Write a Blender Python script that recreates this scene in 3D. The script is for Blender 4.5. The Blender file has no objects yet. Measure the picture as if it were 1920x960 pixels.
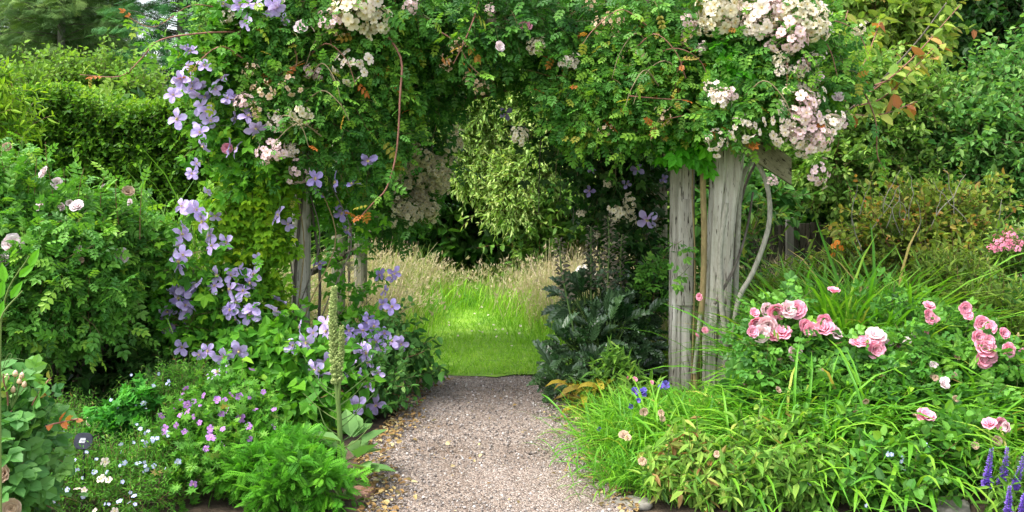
import bpy, math
import numpy as np
from mathutils import Vector, Matrix

# ------------------------------------------------------------------ basics
scene = bpy.context.scene
COL = scene.collection
CAM_H, FOC = 1.6, 1900.0          # eye height; focal length in photo pixels (1920 wide)
HORIZON = 270.0                   # photo row of the horizon
rng = np.random.default_rng(1)


def seed(n):
    global rng
    rng = np.random.default_rng(n)


def P(px, py, Y):
    """A point at photo column px, row py and real distance Y."""
    return np.array([(px - 960.0) * Y / FOC, Y, CAM_H - (py - HORIZON) * Y / FOC])


def unit(a):
    a = np.asarray(a, float)
    return a / np.maximum(np.linalg.norm(a, axis=-1, keepdims=True), 1e-9)


def rand(n, a=0.0, b=1.0):
    return rng.uniform(a, b, n)


def randn(*s):
    return rng.normal(size=s)


UP = np.array([0.0, 0.0, 1.0])


# ------------------------------------------------------------------ mesh collector
class Acc:
    def __init__(s):
        s.v, s.f, s.m, s.t, s.a, s.n = [], [], [], [], [], 0

    def raw(s, V, F, mat=0, tone=0.5, along=None):
        V = np.asarray(V, float).reshape(-1, 3)
        F = np.asarray(F, int)
        if F.shape[1] == 3:
            F = np.concatenate([F, -np.ones((len(F), 1), int)], 1)
        s.v.append(V)
        s.f.append(np.where(F >= 0, F + s.n, -1))
        s.m.append(np.broadcast_to(np.asarray(mat, int), (len(F),)).copy())
        s.t.append(np.broadcast_to(np.asarray(tone, float), (len(F),)).copy())
        s.a.append(np.zeros(len(V)) if along is None else np.asarray(along, float).ravel())
        s.n += len(V)
        return s

    def inst(s, T, pos, X, N, size, tone=0.5, mat=None):
        """Copies of template T: X is the leaf's axis, N its upper side."""
        tv, tf, tm, ta = T
        pos = np.atleast_2d(pos)
        n = len(pos)
        if n == 0:
            return s
        X = unit(np.broadcast_to(X, (n, 3)))
        N = np.broadcast_to(N, (n, 3)).astype(float)
        Z = N - (N * X).sum(1, keepdims=True) * X
        bad = np.linalg.norm(Z, axis=1) < 1e-4
        if bad.any():
            Z = Z.copy()
            Z[bad] = np.cross(X[bad], np.array([0.3, 0.9, 0.1]))
        Z = unit(Z)
        Yv = np.cross(Z, X)
        size = np.broadcast_to(np.asarray(size, float), (n,))[:, None, None]
        V = pos[:, None, :] + size * (tv[None, :, 0:1] * X[:, None, :] + tv[None, :, 1:2] * Yv[:, None, :] + tv[None, :, 2:3] * Z[:, None, :])
        k = len(tv)
        F = np.where(tf[None] >= 0, tf[None] + (np.arange(n) * k)[:, None, None], -1).reshape(-1, 4)
        M = np.tile(tm if mat is None else np.full(len(tf), mat), n)
        tn = np.repeat(np.broadcast_to(np.asarray(tone, float), (n,)), len(tf))
        return s.raw(V, F, M, tn, np.tile(ta, n))

    def tubes(s, paths, r, sides=4, mat=0, tone=0.5):
        """paths (n,K,3), r (n,K) radii."""
        paths = np.asarray(paths, float)
        if paths.ndim == 2:
            paths = paths[None]
        n, K, _ = paths.shape
        if n == 0:
            return s
        r = np.broadcast_to(np.asarray(r, float), (n, K))
        T = np.gradient(paths, axis=1)
        T = unit(T)
        ref = np.where(np.abs(T[..., 0:1]) > 0.8, np.array([0.0, 1.0, 0.0]), np.array([1.0, 0.0, 0.0]))
        A = unit(np.cross(T, ref))
        B = np.cross(T, A)
        th = np.arange(sides) * 2 * math.pi / sides
        V = paths[:, :, None, :] + r[..., None, None] * (np.cos(th)[:, None] * A[:, :, None, :] + np.sin(th)[:, None] * B[:, :, None, :])
        k = np.arange(K - 1)[:, None]
        j = np.arange(sides)[None]
        jn = (j + 1) % sides
        f = np.stack([k * sides + j, k * sides + jn, (k + 1) * sides + jn, (k + 1) * sides + j], -1).reshape(-1, 4)
        F = (f[None] + (np.arange(n) * K * sides)[:, None, None]).reshape(-1, 4)
        tn = np.repeat(np.broadcast_to(np.asarray(tone, float), (n,)), len(f))
        return s.raw(V, F, mat, tn, np.tile(np.repeat(np.linspace(0, 1, K), sides), n))

    def template(s):
        return (np.concatenate(s.v), np.concatenate(s.f), np.concatenate(s.m), np.concatenate(s.a))

    def mesh(s, name, mats, origin=(0, 0, 0), smooth=False):
        V = (np.concatenate(s.v) - np.asarray(origin, float)).astype(np.float32)
        F = np.concatenate(s.f)
        me = bpy.data.meshes.new(name)
        cnt = (F >= 0).sum(1)
        fl = F.ravel()
        fl = fl[fl >= 0]
        me.vertices.add(len(V))
        me.vertices.foreach_set("co", V.ravel())
        me.loops.add(len(fl))
        me.loops.foreach_set("vertex_index", fl.astype(np.int32))
        me.polygons.add(len(F))
        me.polygons.foreach_set("loop_start", np.concatenate([[0], np.cumsum(cnt)[:-1]]).astype(np.int32))
        me.polygons.foreach_set("material_index", np.concatenate(s.m).astype(np.int32))
        me.polygons.foreach_set("use_smooth", np.full(len(F), smooth))
        a = me.attributes.new("tone", 'FLOAT', 'FACE')
        a.data.foreach_set("value", np.concatenate(s.t).astype(np.float32))
        a = me.attributes.new("along", 'FLOAT', 'POINT')
        a.data.foreach_set("value", np.concatenate(s.a).astype(np.float32))
        for m in mats if isinstance(mats, (list, tuple)) else [mats]:
            me.materials.append(m)
        me.update(calc_edges=True)
        return me

    def build(s, name, mats, parent=None, origin=None, smooth=False):
        if origin is None:
            origin = parent.location if parent is not None else (0, 0, 0)
        o = bpy.data.objects.new(name, s.mesh(name, mats, origin, smooth))
        COL.objects.link(o)
        if parent is not None:
            o.parent = parent
        else:
            o.location = origin
        return o


def tag(o, label, cat, group=None, kind=None):
    if label:
        o["label"] = label
    if cat:
        o["category"] = cat
    if group:
        o["group"] = group
    if kind:
        o["kind"] = kind
    return o


def thing(name, label, cat, loc, group=None):
    o = bpy.data.objects.new(name, None)
    o.empty_display_size = 0.1
    o.location = tuple(float(c) for c in loc)
    COL.objects.link(o)
    return tag(o, label, cat, group)


def place(mesh, name, parent, pos, face, size, roll=0.0):
    """One part object sharing MESH; its local Z looks along FACE."""
    z = Vector(face).normalized()
    q = z.to_track_quat('Z', 'Y')
    M = Matrix.Translation(Vector(pos) - Vector(parent.location)) @ q.to_matrix().to_4x4() @ Matrix.Rotation(roll, 4, 'Z') @ Matrix.Scale(size, 4)
    o = bpy.data.objects.new(name, mesh)
    COL.objects.link(o)
    o.parent = parent
    o.matrix_local = M
    return o


# ------------------------------------------------------------------ materials
def new_mat(name):
    m = bpy.data.materials.new(name)
    m.use_nodes = True
    nt = m.node_tree
    nt.nodes.clear()
    return m, nt, nt.nodes, nt.links


def ramp_node(N, stops, interp='LINEAR'):
    r = N.new("ShaderNodeValToRGB")
    r.color_ramp.interpolation = interp
    el = r.color_ramp.elements
    while len(el) < len(stops):
        el.new(0.5)
    for e, (p, c) in zip(el, stops):
        e.position = p
        e.color = (*c, 1)
    return r


def leaf_mat(name, stops, rough=0.58, trans=0.36, spec=0.16, back=0.18, tint=(1.2, 1.25, 0.5), gain=(1.04, 1.30, .68)):
    m, nt, N, L = new_mat(name)
    at = N.new("ShaderNodeAttribute"); at.attribute_name = "tone"
    r = ramp_node(N, [(p_, (min(c[0] * gain[0], .6), min(c[1] * (gain[1] if c[1] > c[0] else 1.0), .6), c[2] * gain[2])) for p_, c in stops])
    L.new(at.outputs["Fac"], r.inputs[0])
    geo = N.new("ShaderNodeNewGeometry")
    mx = N.new("ShaderNodeMix"); mx.data_type = 'RGBA'
    f = N.new("ShaderNodeMath"); f.operation = 'MULTIPLY'; f.inputs[1].default_value = back
    L.new(geo.outputs["Backfacing"], f.inputs[0])
    L.new(f.outputs[0], mx.inputs[0])
    L.new(r.outputs[0], mx.inputs[6])
    mx.inputs[7].default_value = (0.20, 0.27, 0.14, 1)
    p = N.new("ShaderNodeBsdfPrincipled")
    L.new(mx.outputs[2], p.inputs["Base Color"])
    p.inputs["Roughness"].default_value = rough
    p.inputs["Specular IOR Level"].default_value = spec
    tr = N.new("ShaderNodeBsdfTranslucent")
    mu = N.new("ShaderNodeMix"); mu.data_type = 'RGBA'; mu.blend_type = 'MULTIPLY'; mu.inputs[0].default_value = 1
    L.new(r.outputs[0], mu.inputs[6]); mu.inputs[7].default_value = (*tint, 1)
    L.new(mu.outputs[2], tr.inputs[0])
    ms = N.new("ShaderNodeMixShader"); ms.inputs[0].default_value = trans
    L.new(p.outputs[0], ms.inputs[1]); L.new(tr.outputs[0], ms.inputs[2])
    o = N.new("ShaderNodeOutputMaterial")
    L.new(ms.outputs[0], o.inputs[0])
    return m


def petal_mat(name, stops, tone_mul=0.25, trans=0.25, rough=0.6):
    """Ramp over the distance from the flower's middle, each petal a little lighter or darker."""
    m, nt, N, L = new_mat(name)
    at = N.new("ShaderNodeAttribute"); at.attribute_name = "along"
    r = ramp_node(N, stops)
    L.new(at.outputs["Fac"], r.inputs[0])
    tn = N.new("ShaderNodeAttribute"); tn.attribute_name = "tone"
    oi = N.new("ShaderNodeObjectInfo")
    ad = N.new("ShaderNodeMath"); ad.operation = 'ADD'
    L.new(tn.outputs["Fac"], ad.inputs[0]); L.new(oi.outputs["Random"], ad.inputs[1])
    mr = N.new("ShaderNodeMapRange")
    mr.inputs[1].default_value = 0; mr.inputs[2].default_value = 2
    mr.inputs[3].default_value = 1 - tone_mul; mr.inputs[4].default_value = 1 + tone_mul * 0.6
    L.new(ad.outputs[0], mr.inputs[0])
    hs = N.new("ShaderNodeHueSaturation")
    L.new(r.outputs[0], hs.inputs["Color"]); L.new(mr.outputs[0], hs.inputs["Value"])
    p = N.new("ShaderNodeBsdfPrincipled")
    L.new(hs.outputs[0], p.inputs["Base Color"])
    p.inputs["Roughness"].default_value = rough
    p.inputs["Specular IOR Level"].default_value = 0.2
    tr = N.new("ShaderNodeBsdfTranslucent")
    L.new(hs.outputs[0], tr.inputs[0])
    ms = N.new("ShaderNodeMixShader"); ms.inputs[0].default_value = trans
    L.new(p.outputs[0], ms.inputs[1]); L.new(tr.outputs[0], ms.inputs[2])
    o = N.new("ShaderNodeOutputMaterial")
    L.new(ms.outputs[0], o.inputs[0])
    return m


def plain_mat(name, c1, c2, scale=8.0, rough=0.8, stretch=(1, 1, 1), bump=0.3, c3=None, detail=6, bdist=0.01, spec=0.3):
    m, nt, N, L = new_mat(name)
    tc = N.new("ShaderNodeTexCoord")
    mp = N.new("ShaderNodeMapping"); mp.inputs["Scale"].default_value = stretch
    L.new(tc.outputs["Object"], mp.inputs[0])
    n = N.new("ShaderNodeTexNoise"); n.inputs["Scale"].default_value = scale; n.inputs["Detail"].default_value = detail
    n.inputs["Roughness"].default_value = 0.65
    L.new(mp.outputs[0], n.inputs["Vector"])
    st = [(0.3, c1), (0.7, c2)] if c3 is None else [(0.28, c1), (0.52, c2), (0.72, c3)]
    r = ramp_node(N, st)
    L.new(n.outputs[0], r.inputs[0])
    p = N.new("ShaderNodeBsdfPrincipled")
    L.new(r.outputs[0], p.inputs["Base Color"])
    p.inputs["Roughness"].default_value = rough
    p.inputs["Specular IOR Level"].default_value = spec
    b = N.new("ShaderNodeBump"); b.inputs["Strength"].default_value = bump; b.inputs["Distance"].default_value = bdist
    L.new(n.outputs[0], b.inputs["Height"]); L.new(b.outputs[0], p.inputs["Normal"])
    o = N.new("ShaderNodeOutputMaterial")
    L.new(p.outputs[0], o.inputs[0])
    return m


def tone_mat(name, stops, rough=0.7, spec=0.3):
    m, nt, N, L = new_mat(name)
    at = N.new("ShaderNodeAttribute"); at.attribute_name = "tone"
    r = ramp_node(N, stops); L.new(at.outputs["Fac"], r.inputs[0])
    p = N.new("ShaderNodeBsdfPrincipled"); L.new(r.outputs[0], p.inputs["Base Color"])
    p.inputs["Roughness"].default_value = rough
    p.inputs["Specular IOR Level"].default_value = spec
    o = N.new("ShaderNodeOutputMaterial"); L.new(p.outputs[0], o.inputs[0])
    return m


# ------------------------------------------------------------------ leaf shapes (templates)
def T_leaf(w=0.3, fold=0.35, curl=-0.12, lo=0.28, hi=0.68, w2=0.8):
    v = [(0, 0, 0), (lo, -w, fold * w + curl * lo ** 2), (hi, -w * w2, fold * w * w2 + curl * hi ** 2), (1, 0, curl),
         (hi, w * w2, fold * w * w2 + curl * hi ** 2), (lo, w, fold * w + curl * lo ** 2)]
    return Acc().raw(v, [(0, 1, 2, 3), (0, 3, 4, 5)], along=[p[0] for p in v]).template()


def T_compound(pairs, leaf, llen, x0=0.3, ang=62, rachis=0.012, droop=-0.12, taper=0.85, term=1.0):
    A = Acc()
    xs = np.linspace(x0, 0.88 if pairs > 1 else 0.6, pairs)
    zx = lambda x: droop * x * x
    ends = xs[-1] + 0.06
    A.raw([(0, -rachis, 0), (0, rachis, 0), (ends, rachis * .6, zx(ends)), (ends, -rachis * .6, zx(ends))], [(0, 3, 2, 1)])
    a = math.radians(ang)
    for k, x in enumerate(xs):
        s = llen * (taper + (1 - taper) * math.sin(math.pi * (k + 1) / (pairs + 1)))
        for sg in (-1, 1):
            A.inst(leaf, (x, 0, zx(x)), (math.cos(a), sg * math.sin(a), -0.12), (0.1, -sg * 0.12, 1), s)
    A.inst(leaf, (ends, 0, zx(ends)), (1, 0, 2 * droop * ends), UP, llen * term)
    return A.template()


def T_palmate(lobes=5, depth=0.45, span=290, cup=0.12, sub=1):
    n = lobes * 2 + 1
    th = np.radians(np.linspace(-span / 2, span / 2, n))
    r = np.where(np.arange(n) % 2 == 1, 1.0, 1 - depth)
    r[0] = r[-1] = 0.45
    lobe = r * (0.75 + 0.25 * np.cos(th / 2))
    v = [(0, 0, 0)] + [(lobe[i] * math.cos(th[i]), lobe[i] * math.sin(th[i]), cup * lobe[i] * (1 if i % 2 else 0.2)) for i in range(n)]
    f = [(0, i + 1, i + 2) for i in range(n - 1)]
    return Acc().raw(v, f, along=[math.hypot(p[0], p[1]) for p in v]).template()


def T_blade(w=0.02, curve=0.6, segs=5, fold=0.4, rise=1.0):
    """Arching strap leaf that starts along +X and bends towards -Z."""
    v, f = [], []
    x = z = 0.0
    ang = 0.0
    for k in range(segs + 1):
        t = k / segs
        ww = w * (0.55 + 1.2 * t) * (1 - t) ** 0.45 if t < 1 else 0.0
        ww = max(ww, 0.0008)
        v += [(x, -ww, z + fold * ww), (x, 0, z), (x, ww, z + fold * ww)]
        ang = -curve * (t + 0.5 / segs) ** 1.5 * 1.9
        x += math.cos(ang) / segs
        z += math.sin(ang) / segs
    for k in range(segs):
        b = 3 * k
        f += [(b, b + 3, b + 4, b + 1), (b + 1, b + 4, b + 5, b + 2)]
    return Acc().raw(v, f, along=np.repeat(np.linspace(0, 1, segs + 1), 3)).template()


def T_straw(w=0.006, curve=0.25, segs=3):
    v, f = [], []
    x = z = 0.0
    for k in range(segs + 1):
        t = k / segs
        ww = w * (1 - 0.85 * t)
        v += [(x, -ww, z), (x, ww, z)]
        a = -curve * t * 1.5
        x += math.cos(a) / segs
        z += math.sin(a) / segs
    for k in range(segs):
        f.append((2 * k, 2 * k + 2, 2 * k + 3, 2 * k + 1))
    return Acc().raw(v, f, along=np.repeat(np.linspace(0, 1, segs + 1), 2)).template()


def T_needle_spray(n=9, w=0.022, ang=55, sl=0.42):
    A = Acc()
    A.raw([(0, -.012, 0), (0, .012, 0), (1, 0.004, -.1), (1, -.004, -.1)], [(0, 3, 2, 1)])
    a = math.radians(ang)
    for k in range(n):
        t = 0.1 + 0.88 * k / (n - 1)
        for sg in (-1, 1):
            l = sl * (1 - 0.75 * t) + 0.08
            d = np.array([math.cos(a), sg * math.sin(a), -0.25 + 0.1 * math.sin(k * 2.3 + sg)])
            p0 = np.array([t, 0, -.1 * t * t])
            n_ = np.array([-d[1], d[0], 0]) * w
            A.raw([p0 - n_, p0 + n_, p0 + d * l + n_ * .4 + [0, 0, -.05 * l], p0 + d * l - n_ * .4 + [0, 0, -.05 * l]], [(0, 3, 2, 1)])
    return A.template()


def T_petal(rows, cup=0.0, groove=0.05, tipz=0.0, wave=0.0):
    """rows: (x, half width, z); three vertices across each row."""
    v = []
    for i, (x, hw, z) in enumerate(rows):
        wv = wave * (1 if i % 2 else -1)
        v += [(x, -hw, z + cup * hw + wv), (x, 0, z - groove * hw), (x, hw, z + cup * hw - wv)]
    f = []
    for i in range(len(rows) - 1):
        b = 3 * i
        f += [(b, b + 3, b + 4, b + 1), (b + 1, b + 4, b + 5, b + 2)]
    return Acc().raw(v, f, along=[p[0] for p in v]).template()


def T_bud(n=5, w=0.35):
    """A little pointed bud along +X."""
    v = [(0, 0, 0)]
    for x, r in ((0.3, w), (0.7, w * 0.8)):
        for k in range(n):
            a = 2 * math.pi * k / n
            v.append((x, r * math.cos(a), r * math.sin(a)))
    v.append((1, 0, 0))
    f = []
    for k in range(n):
        kn = (k + 1) % n
        f += [(0, 1 + kn, 1 + k, -1), (1 + k, 1 + kn, 1 + n + kn, 1 + n + k), (1 + n + k, 1 + n + kn, 1 + 2 * n, -1)]
    return Acc().raw(v, f, along=[p[0] for p in v]).template()


L_oval = T_leaf(0.30, 0.35, -0.12)
L_round = T_leaf(0.40, 0.3, -0.15, 0.25, 0.72, 0.9)
L_heart = T_leaf(0.42, 0.35, -0.2, 0.12, 0.6, 0.7)
L_lance = T_leaf(0.13, 0.4, -0.18, 0.3, 0.65, 0.75)
L_willow = T_leaf(0.19, 0.3, -0.22, 0.3, 0.65, 0.8)
L_rose = T_compound(3, L_oval, 0.36, 0.34, 60, droop=-0.15)
L_rose5 = T_compound(2, L_oval, 0.42, 0.42, 58, droop=-0.15)
L_bigrose = T_compound(2, L_round, 0.46, 0.42, 62, droop=-0.2)
L_fern = T_compound(8, T_leaf(0.13, 0.25, -0.1), 0.34, 0.16, 58, droop=-0.22, taper=0.7, term=0.7)
L_ternate = T_compound(1, T_leaf(0.34, 0.3, -0.15, 0.25, 0.65, 0.75), 0.5, 0.42, 68, droop=-0.12)
L_palm = T_palmate(5, 0.42)
L_geran = T_palmate(7, 0.5, 300, 0.1)
L_creeper = T_compound(1, T_leaf(0.33, 0.3, -0.22, 0.3, 0.65, 0.8), 0.72, 0.22, 55, droop=-0.2)
L_strap = T_blade(0.014, 0.75, 5)
L_strap2 = T_blade(0.022, 0.95, 6)
L_grass = T_blade(0.008, 0.6, 4)
L_straw = T_straw()
L_spray = T_needle_spray()
L_spray_soft = T_needle_spray(11, 0.014, 48, 0.5)
BUD = T_bud()


def acanthus_leaf():
    A = Acc()
    n = 6
    zc = lambda x: 0.28 * x - 0.55 * x * x
    for k in range(n):
        x = 0.16 + 0.8 * k / n
        l = 0.30 * math.sin(math.pi * (0.18 + 0.78 * (k + 0.5) / n)) + 0.05
        for sg in (-1, 1):
            d = unit(np.array([0.75, sg * 0.8, 0.12]))
            q = np.array([x, 0, zc(x)])
            c = np.array([1.0, 0, 0]) * 0.07
            side = np.array([0.05, 0, 0])
            v = [q - c * .9, q + c * 1.3 + [0, 0, zc(x + .09) - zc(x)], q + d * l * .55 + side + [0.03, 0, 0.02], q + d * l + [0, 0, -0.05],
                 q + d * l * .62 - side * .4 + [-.05, sg * 0.03, .035]]
            A.raw(v, [(0, 1, 2, -1), (0, 2, 3, 4)] if sg < 0 else [(0, 2, 1, -1), (0, 4, 3, 2)], along=[0, 0, .5, 1, .5])
    x = 0.92
    A.inst(T_leaf(.3, .3, -.3), (0.88, 0, zc(.88)), (1, 0, -.7), (.7, 0, 1), 0.16)
    A.raw([(0, -.018, 0), (0, .018, 0), (.5, .012, zc(.5) + .003), (.5, -.012, zc(.5) + .003), (.95, .004, zc(.95)), (.95, -.004, zc(.95))], [(0, 3, 2, 1), (3, 5, 4, 2)])
    return A.template()


L_acanthus = acanthus_leaf()


# ------------------------------------------------------------------ growth
def grow(p0, d0, L, K=5, droop=0.0, wander=0.12):
    p = np.array(p0, float)
    d = unit(d0)
    n = len(p)
    st = (np.broadcast_to(L, (n,)) / (K - 1))[:, None]
    dr = np.broadcast_to(droop, (n,))[:, None]
    pts = [p.copy()]
    for k in range(K - 1):
        p = p + d * st
        pts.append(p.copy())
        d = unit(d + wander * randn(n, 3) - dr * UP * (0.4 + k / K))
    return np.stack(pts, 1)


def along_paths(paths, m, t0, t1, jit=0.5):
    """Positions and tangents at m stations on each path."""
    n, K, _ = paths.shape
    t = t0 + (t1 - t0) * (np.arange(m)[None] + 0.5 + jit * (rand((n, m)) - 0.5)) / m
    f = np.clip(t, 0, 0.9999) * (K - 1)
    i = f.astype(int)
    w = (f - i)[..., None]
    idx = np.arange(n)[:, None]
    a, b = paths[idx, i], paths[idx, i + 1]
    return (a + (b - a) * w).reshape(-1, 3), unit(b - a).reshape(-1, 3), t.reshape(-1)


def leaves_on(A, T, paths, m, size, t0=0.25, t1=1.0, spread=60, up=0.6, var=0.25, tone=0.45, tvar=0.13, tip=0.0, shoot=0.08,
              hang=0.0, mat=0, face=None):
    n = len(paths)
    pos, tan, t = along_paths(paths, m, t0, t1)
    k = np.tile(np.arange(m), n)
    az = k * 2.4 + np.repeat(rand(n, 0, 6.28), m) + rand(n * m, -0.4, 0.4)
    ref = np.where(np.abs(tan[:, 2:3]) > 0.9, np.array([1.0, 0, 0]), UP)
    a = unit(np.cross(tan, ref))
    b = np.cross(tan, a)
    rad = np.cos(az)[:, None] * a + np.sin(az)[:, None] * b
    s = np.radians(spread + 15 * randn(n * m))[:, None]
    X = tan * np.cos(s) + rad * np.sin(s)
    X = X + np.array([0, 0, -1.0]) * hang + 0.12 * randn(n * m, 3)
    Nn = up * UP + 0.35 * rad + 0.28 * randn(n * m, 3)
    if face is not None:
        Nn = Nn + np.asarray(face)
    sz = size * np.clip(1 + var * randn(n * m), 0.45, 1.7)
    tn = tone + tvar * randn(n * m) + np.repeat(shoot * randn(n), m) + tip * np.clip((t - 0.55) / 0.45, 0, 1)
    A.inst(T, pos, X, Nn, sz, np.clip(tn, 0, 1), mat)
    LEAVES.append(pos + unit(X) * (sz * .5)[:, None])
    return A


LEAVES = []


def B(px, py, Y, rx, ry, rY):
    """A clump of a plant: centre, radii (photo pixels across and up at its distance, metres deep)."""
    k = Y / FOC
    return (P(px, py, Y), np.array([rx * k, rY, ry * k]))


def blob_starts(blobs, n, rin=(0.35, 0.92), up=0.25, jit=0.45, front=0.6, w=None):
    c = np.array([b[0] for b in blobs]); r = np.array([b[1] for b in blobs])
    wt = np.array([np.prod(x) ** (2 / 3) for x in r]) if w is None else np.asarray(w, float)
    i = rng.choice(len(blobs), n, p=wt / wt.sum())
    u = unit(randn(n, 3))
    flip = (u[:, 1] > 0) & (rand(n) < front)
    u[flip, 1] *= -1
    s = rand(n, *rin)[:, None] ** 0.6
    p = c[i] + u * r[i] * s
    d = unit(unit(u / np.maximum(r[i], 0.02)) + up * UP + jit * randn(n, 3))
    keep = p[:, 2] > 0.03
    return p[keep], d[keep]


def limb(a, b, bend=0.1, K=7, sag=0.0):
    a, b = np.asarray(a, float), np.asarray(b, float)
    t = np.linspace(0, 1, K)[:, None]
    L = np.linalg.norm(b - a)
    off = np.cumsum(randn(K, 3), 0) * bend * L / K
    off -= t * off[-1]
    return a + (b - a) * t + off * 1.0 - sag * UP * 4 * t * (1 - t)


def stem(parent, pts, r0, r1, mat, name="stem", sides=6, label=None):
    pts = np.asarray(pts, float)
    A = Acc().tubes(pts, np.linspace(r0, r1, len(pts)), sides, 0, rand(1)[0])
    o = A.build(name, mat, parent, smooth=True)
    if label:
        o["label"] = label
    return o


def smooth_path(pts, K=24):
    """Catmull-Rom through pts."""
    p = np.asarray(pts, float)
    p = np.concatenate([[2 * p[0] - p[1]], p, [2 * p[-1] - p[-2]]])
    n = len(p) - 3
    out = []
    for t in np.linspace(0, n - 1e-6, K):
        i = int(t); u = t - i
        a, b, c, d = p[i:i + 4]
        out.append(0.5 * ((2 * b) + (-a + c) * u + (2 * a - 5 * b + 4 * c - d) * u * u + (-a + 3 * b - 3 * c + d) * u ** 3))
    return np.array(out)


def foliage(parent, blobs, n, L, T, size, m, mats, tone=0.45, tip=0.0, droop=0.15, up=0.25, jit=0.45, rin=(0.35, 0.92), tw=0.0022,
            spread=60, lup=0.6, t0=0.2, K=5, front=0.6, tvar=0.13, hang=0.0, shoot=0.08, face=None, name="foliage", w=None, wander=0.12, extra=None):
    blobs = [(c, np.maximum(r - 0.62 * L - 0.3 * size, 0.3 * r)) for c, r in blobs]
    p, d = blob_starts(blobs, n, rin, up, jit, front, w)
    Ls = L * np.clip(1 + 0.35 * randn(len(p)), 0.4, 2.0)
    paths = grow(p, d, Ls, K, droop, wander)
    A = Acc()
    A.tubes(paths, tw * np.linspace(1, 0.45, K)[None], 3, 1, rand(len(p)))
    leaves_on(A, T, paths, m, size, t0, 1.0, spread, lup, 0.25, tone, tvar, tip, shoot, hang, 0, face)
    if extra is not None:
        extra(A)
    return A.build(name, mats, parent)

# ------------------------------------------------------------------ materials of the place
def rs(*c):
    return [(p, col) for p, col in c]


TWIG = tone_mat("twig_bark", [(0, (0.07, 0.06, 0.03)), (0.5, (0.10, 0.12, 0.04)), (1, (0.20, 0.09, 0.05))])
BARK = plain_mat("trunk_bark", (0.05, 0.04, 0.03), (0.16, 0.14, 0.11), 14, 0.9, (3, 3, 0.5), 0.6)
CANE = plain_mat("red_cane", (0.16, 0.07, 0.05), (0.30, 0.13, 0.09), 20, 0.6, (1, 1, 1), 0.3)
GREYSTEM = plain_mat("grey_stem", (0.16, 0.15, 0.11), (0.38, 0.36, 0.29), 30, 0.85, (2, 2, 0.6), 0.5)
TANSTEM = plain_mat("tan_stem", (0.16, 0.12, 0.05), (0.30, 0.23, 0.10), 30, 0.85, (2, 2, 0.6), 0.5)
GREENSTEM = tone_mat("green_stem", [(0, (0.07, 0.14, 0.03)), (1, (0.14, 0.2, 0.05))], 0.55)

M_ROSE = leaf_mat("rose_leaf", rs((0, (.018, .062, .018)), (.35, (.045, .13, .033)), (.6, (.095, .21, .045)), (.8, (.20, .30, .05)), (.95, (.32, .24, .05)), (1, (.36, .12, .03))), 0.5, spec=0.28)
M_ROSE_DK = leaf_mat("rambler_leaf", rs((0, (.010, .042, .014)), (.4, (.028, .092, .027)), (.75, (.07, .17, .038)), (1, (.15, .24, .05))), 0.5, spec=0.28)
M_ROSE_L = leaf_mat("shrub_rose_leaf", rs((0, (.022, .075, .024)), (.4, (.066, .17, .042)), (.75, (.14, .27, .055)), (1, (.28, .36, .07))), 0.5, spec=0.28)
M_ROSE_B = leaf_mat("bluish_rose_leaf", rs((0, (.03, .10, .04)), (.5, (.10, .21, .085)), (.85, (.19, .30, .12)), (.95, (.28, .20, .06)), (1, (.36, .12, .04))), 0.5, spec=0.28)
M_CLEM = leaf_mat("clematis_leaf", rs((0, (.02, .07, .015)), (.4, (.06, .17, .025)), (.75, (.13, .27, .03)), (1, (.30, .38, .04))), 0.5)
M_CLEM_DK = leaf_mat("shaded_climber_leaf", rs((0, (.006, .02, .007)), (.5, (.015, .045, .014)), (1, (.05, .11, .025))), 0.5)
M_GOLD = leaf_mat("yellowing_leaf", rs((0, (.06, .15, .02)), (.45, (.18, .30, .025)), (.8, (.38, .40, .03)), (1, (.48, .36, .04))), 0.5)
M_CREEP = leaf_mat("creeper_leaf", rs((0, (.03, .12, .015)), (.5, (.07, .25, .02)), (1, (.14, .36, .03))), 0.45)
M_HEDGE = leaf_mat("hedge_leaf", rs((0, (.018, .055, .010)), (.35, (.05, .115, .013)), (.6, (.10, .19, .018)), (1, (.27, .34, .035))), 0.5)
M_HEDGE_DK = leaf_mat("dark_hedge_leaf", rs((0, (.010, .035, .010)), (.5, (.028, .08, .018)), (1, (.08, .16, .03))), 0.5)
M_BUSH_G = leaf_mat("greyish_bush_leaf", rs((0, (.05, .10, .03)), (.5, (.12, .19, .05)), (1, (.22, .30, .07))), 0.55)
M_WILLOW = leaf_mat("pale_tree_leaf", rs((0, (.10, .15, .05)), (.4, (.22, .29, .12)), (.75, (.36, .43, .22)), (1, (.50, .54, .32))), 0.5)
M_TREE_A = leaf_mat("fine_tree_leaf", rs((0, (.04, .10, .02)), (.4, (.10, .20, .03)), (.75, (.18, .28, .06)), (1, (.30, .36, .10))), 0.6, gain=(1.0, 1.14, .95))
M_TREE_B = leaf_mat("broad_tree_leaf", rs((0, (.02, .075, .02)), (.4, (.055, .16, .035)), (.75, (.12, .24, .07)), (1, (.22, .32, .11))), 0.6, gain=(1.0, 1.16, .9))
M_TREE_D = leaf_mat("dark_tree_leaf", rs((0, (.006, .022, .008)), (.5, (.018, .055, .018)), (1, (.05, .11, .03))), 0.5)
M_BRIGHT = leaf_mat("bright_tree_leaf", rs((0, (.09, .17, .03)), (.45, (.19, .28, .05)), (.8, (.32, .36, .08)), (.94, (.40, .28, .08)), (1, (.42, .16, .07))), 0.55, gain=(1.0, 1.1, 1.0))
M_CONI = leaf_mat("conifer_needles", rs((0, (.03, .07, .03)), (.5, (.085, .135, .07)), (1, (.18, .22, .09))), 0.6, trans=0.15)
M_PINE = leaf_mat("pine_needles", rs((0, (.012, .05, .025)), (.5, (.035, .11, .052)), (1, (.09, .19, .07))), 0.6, trans=0.15)
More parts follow.
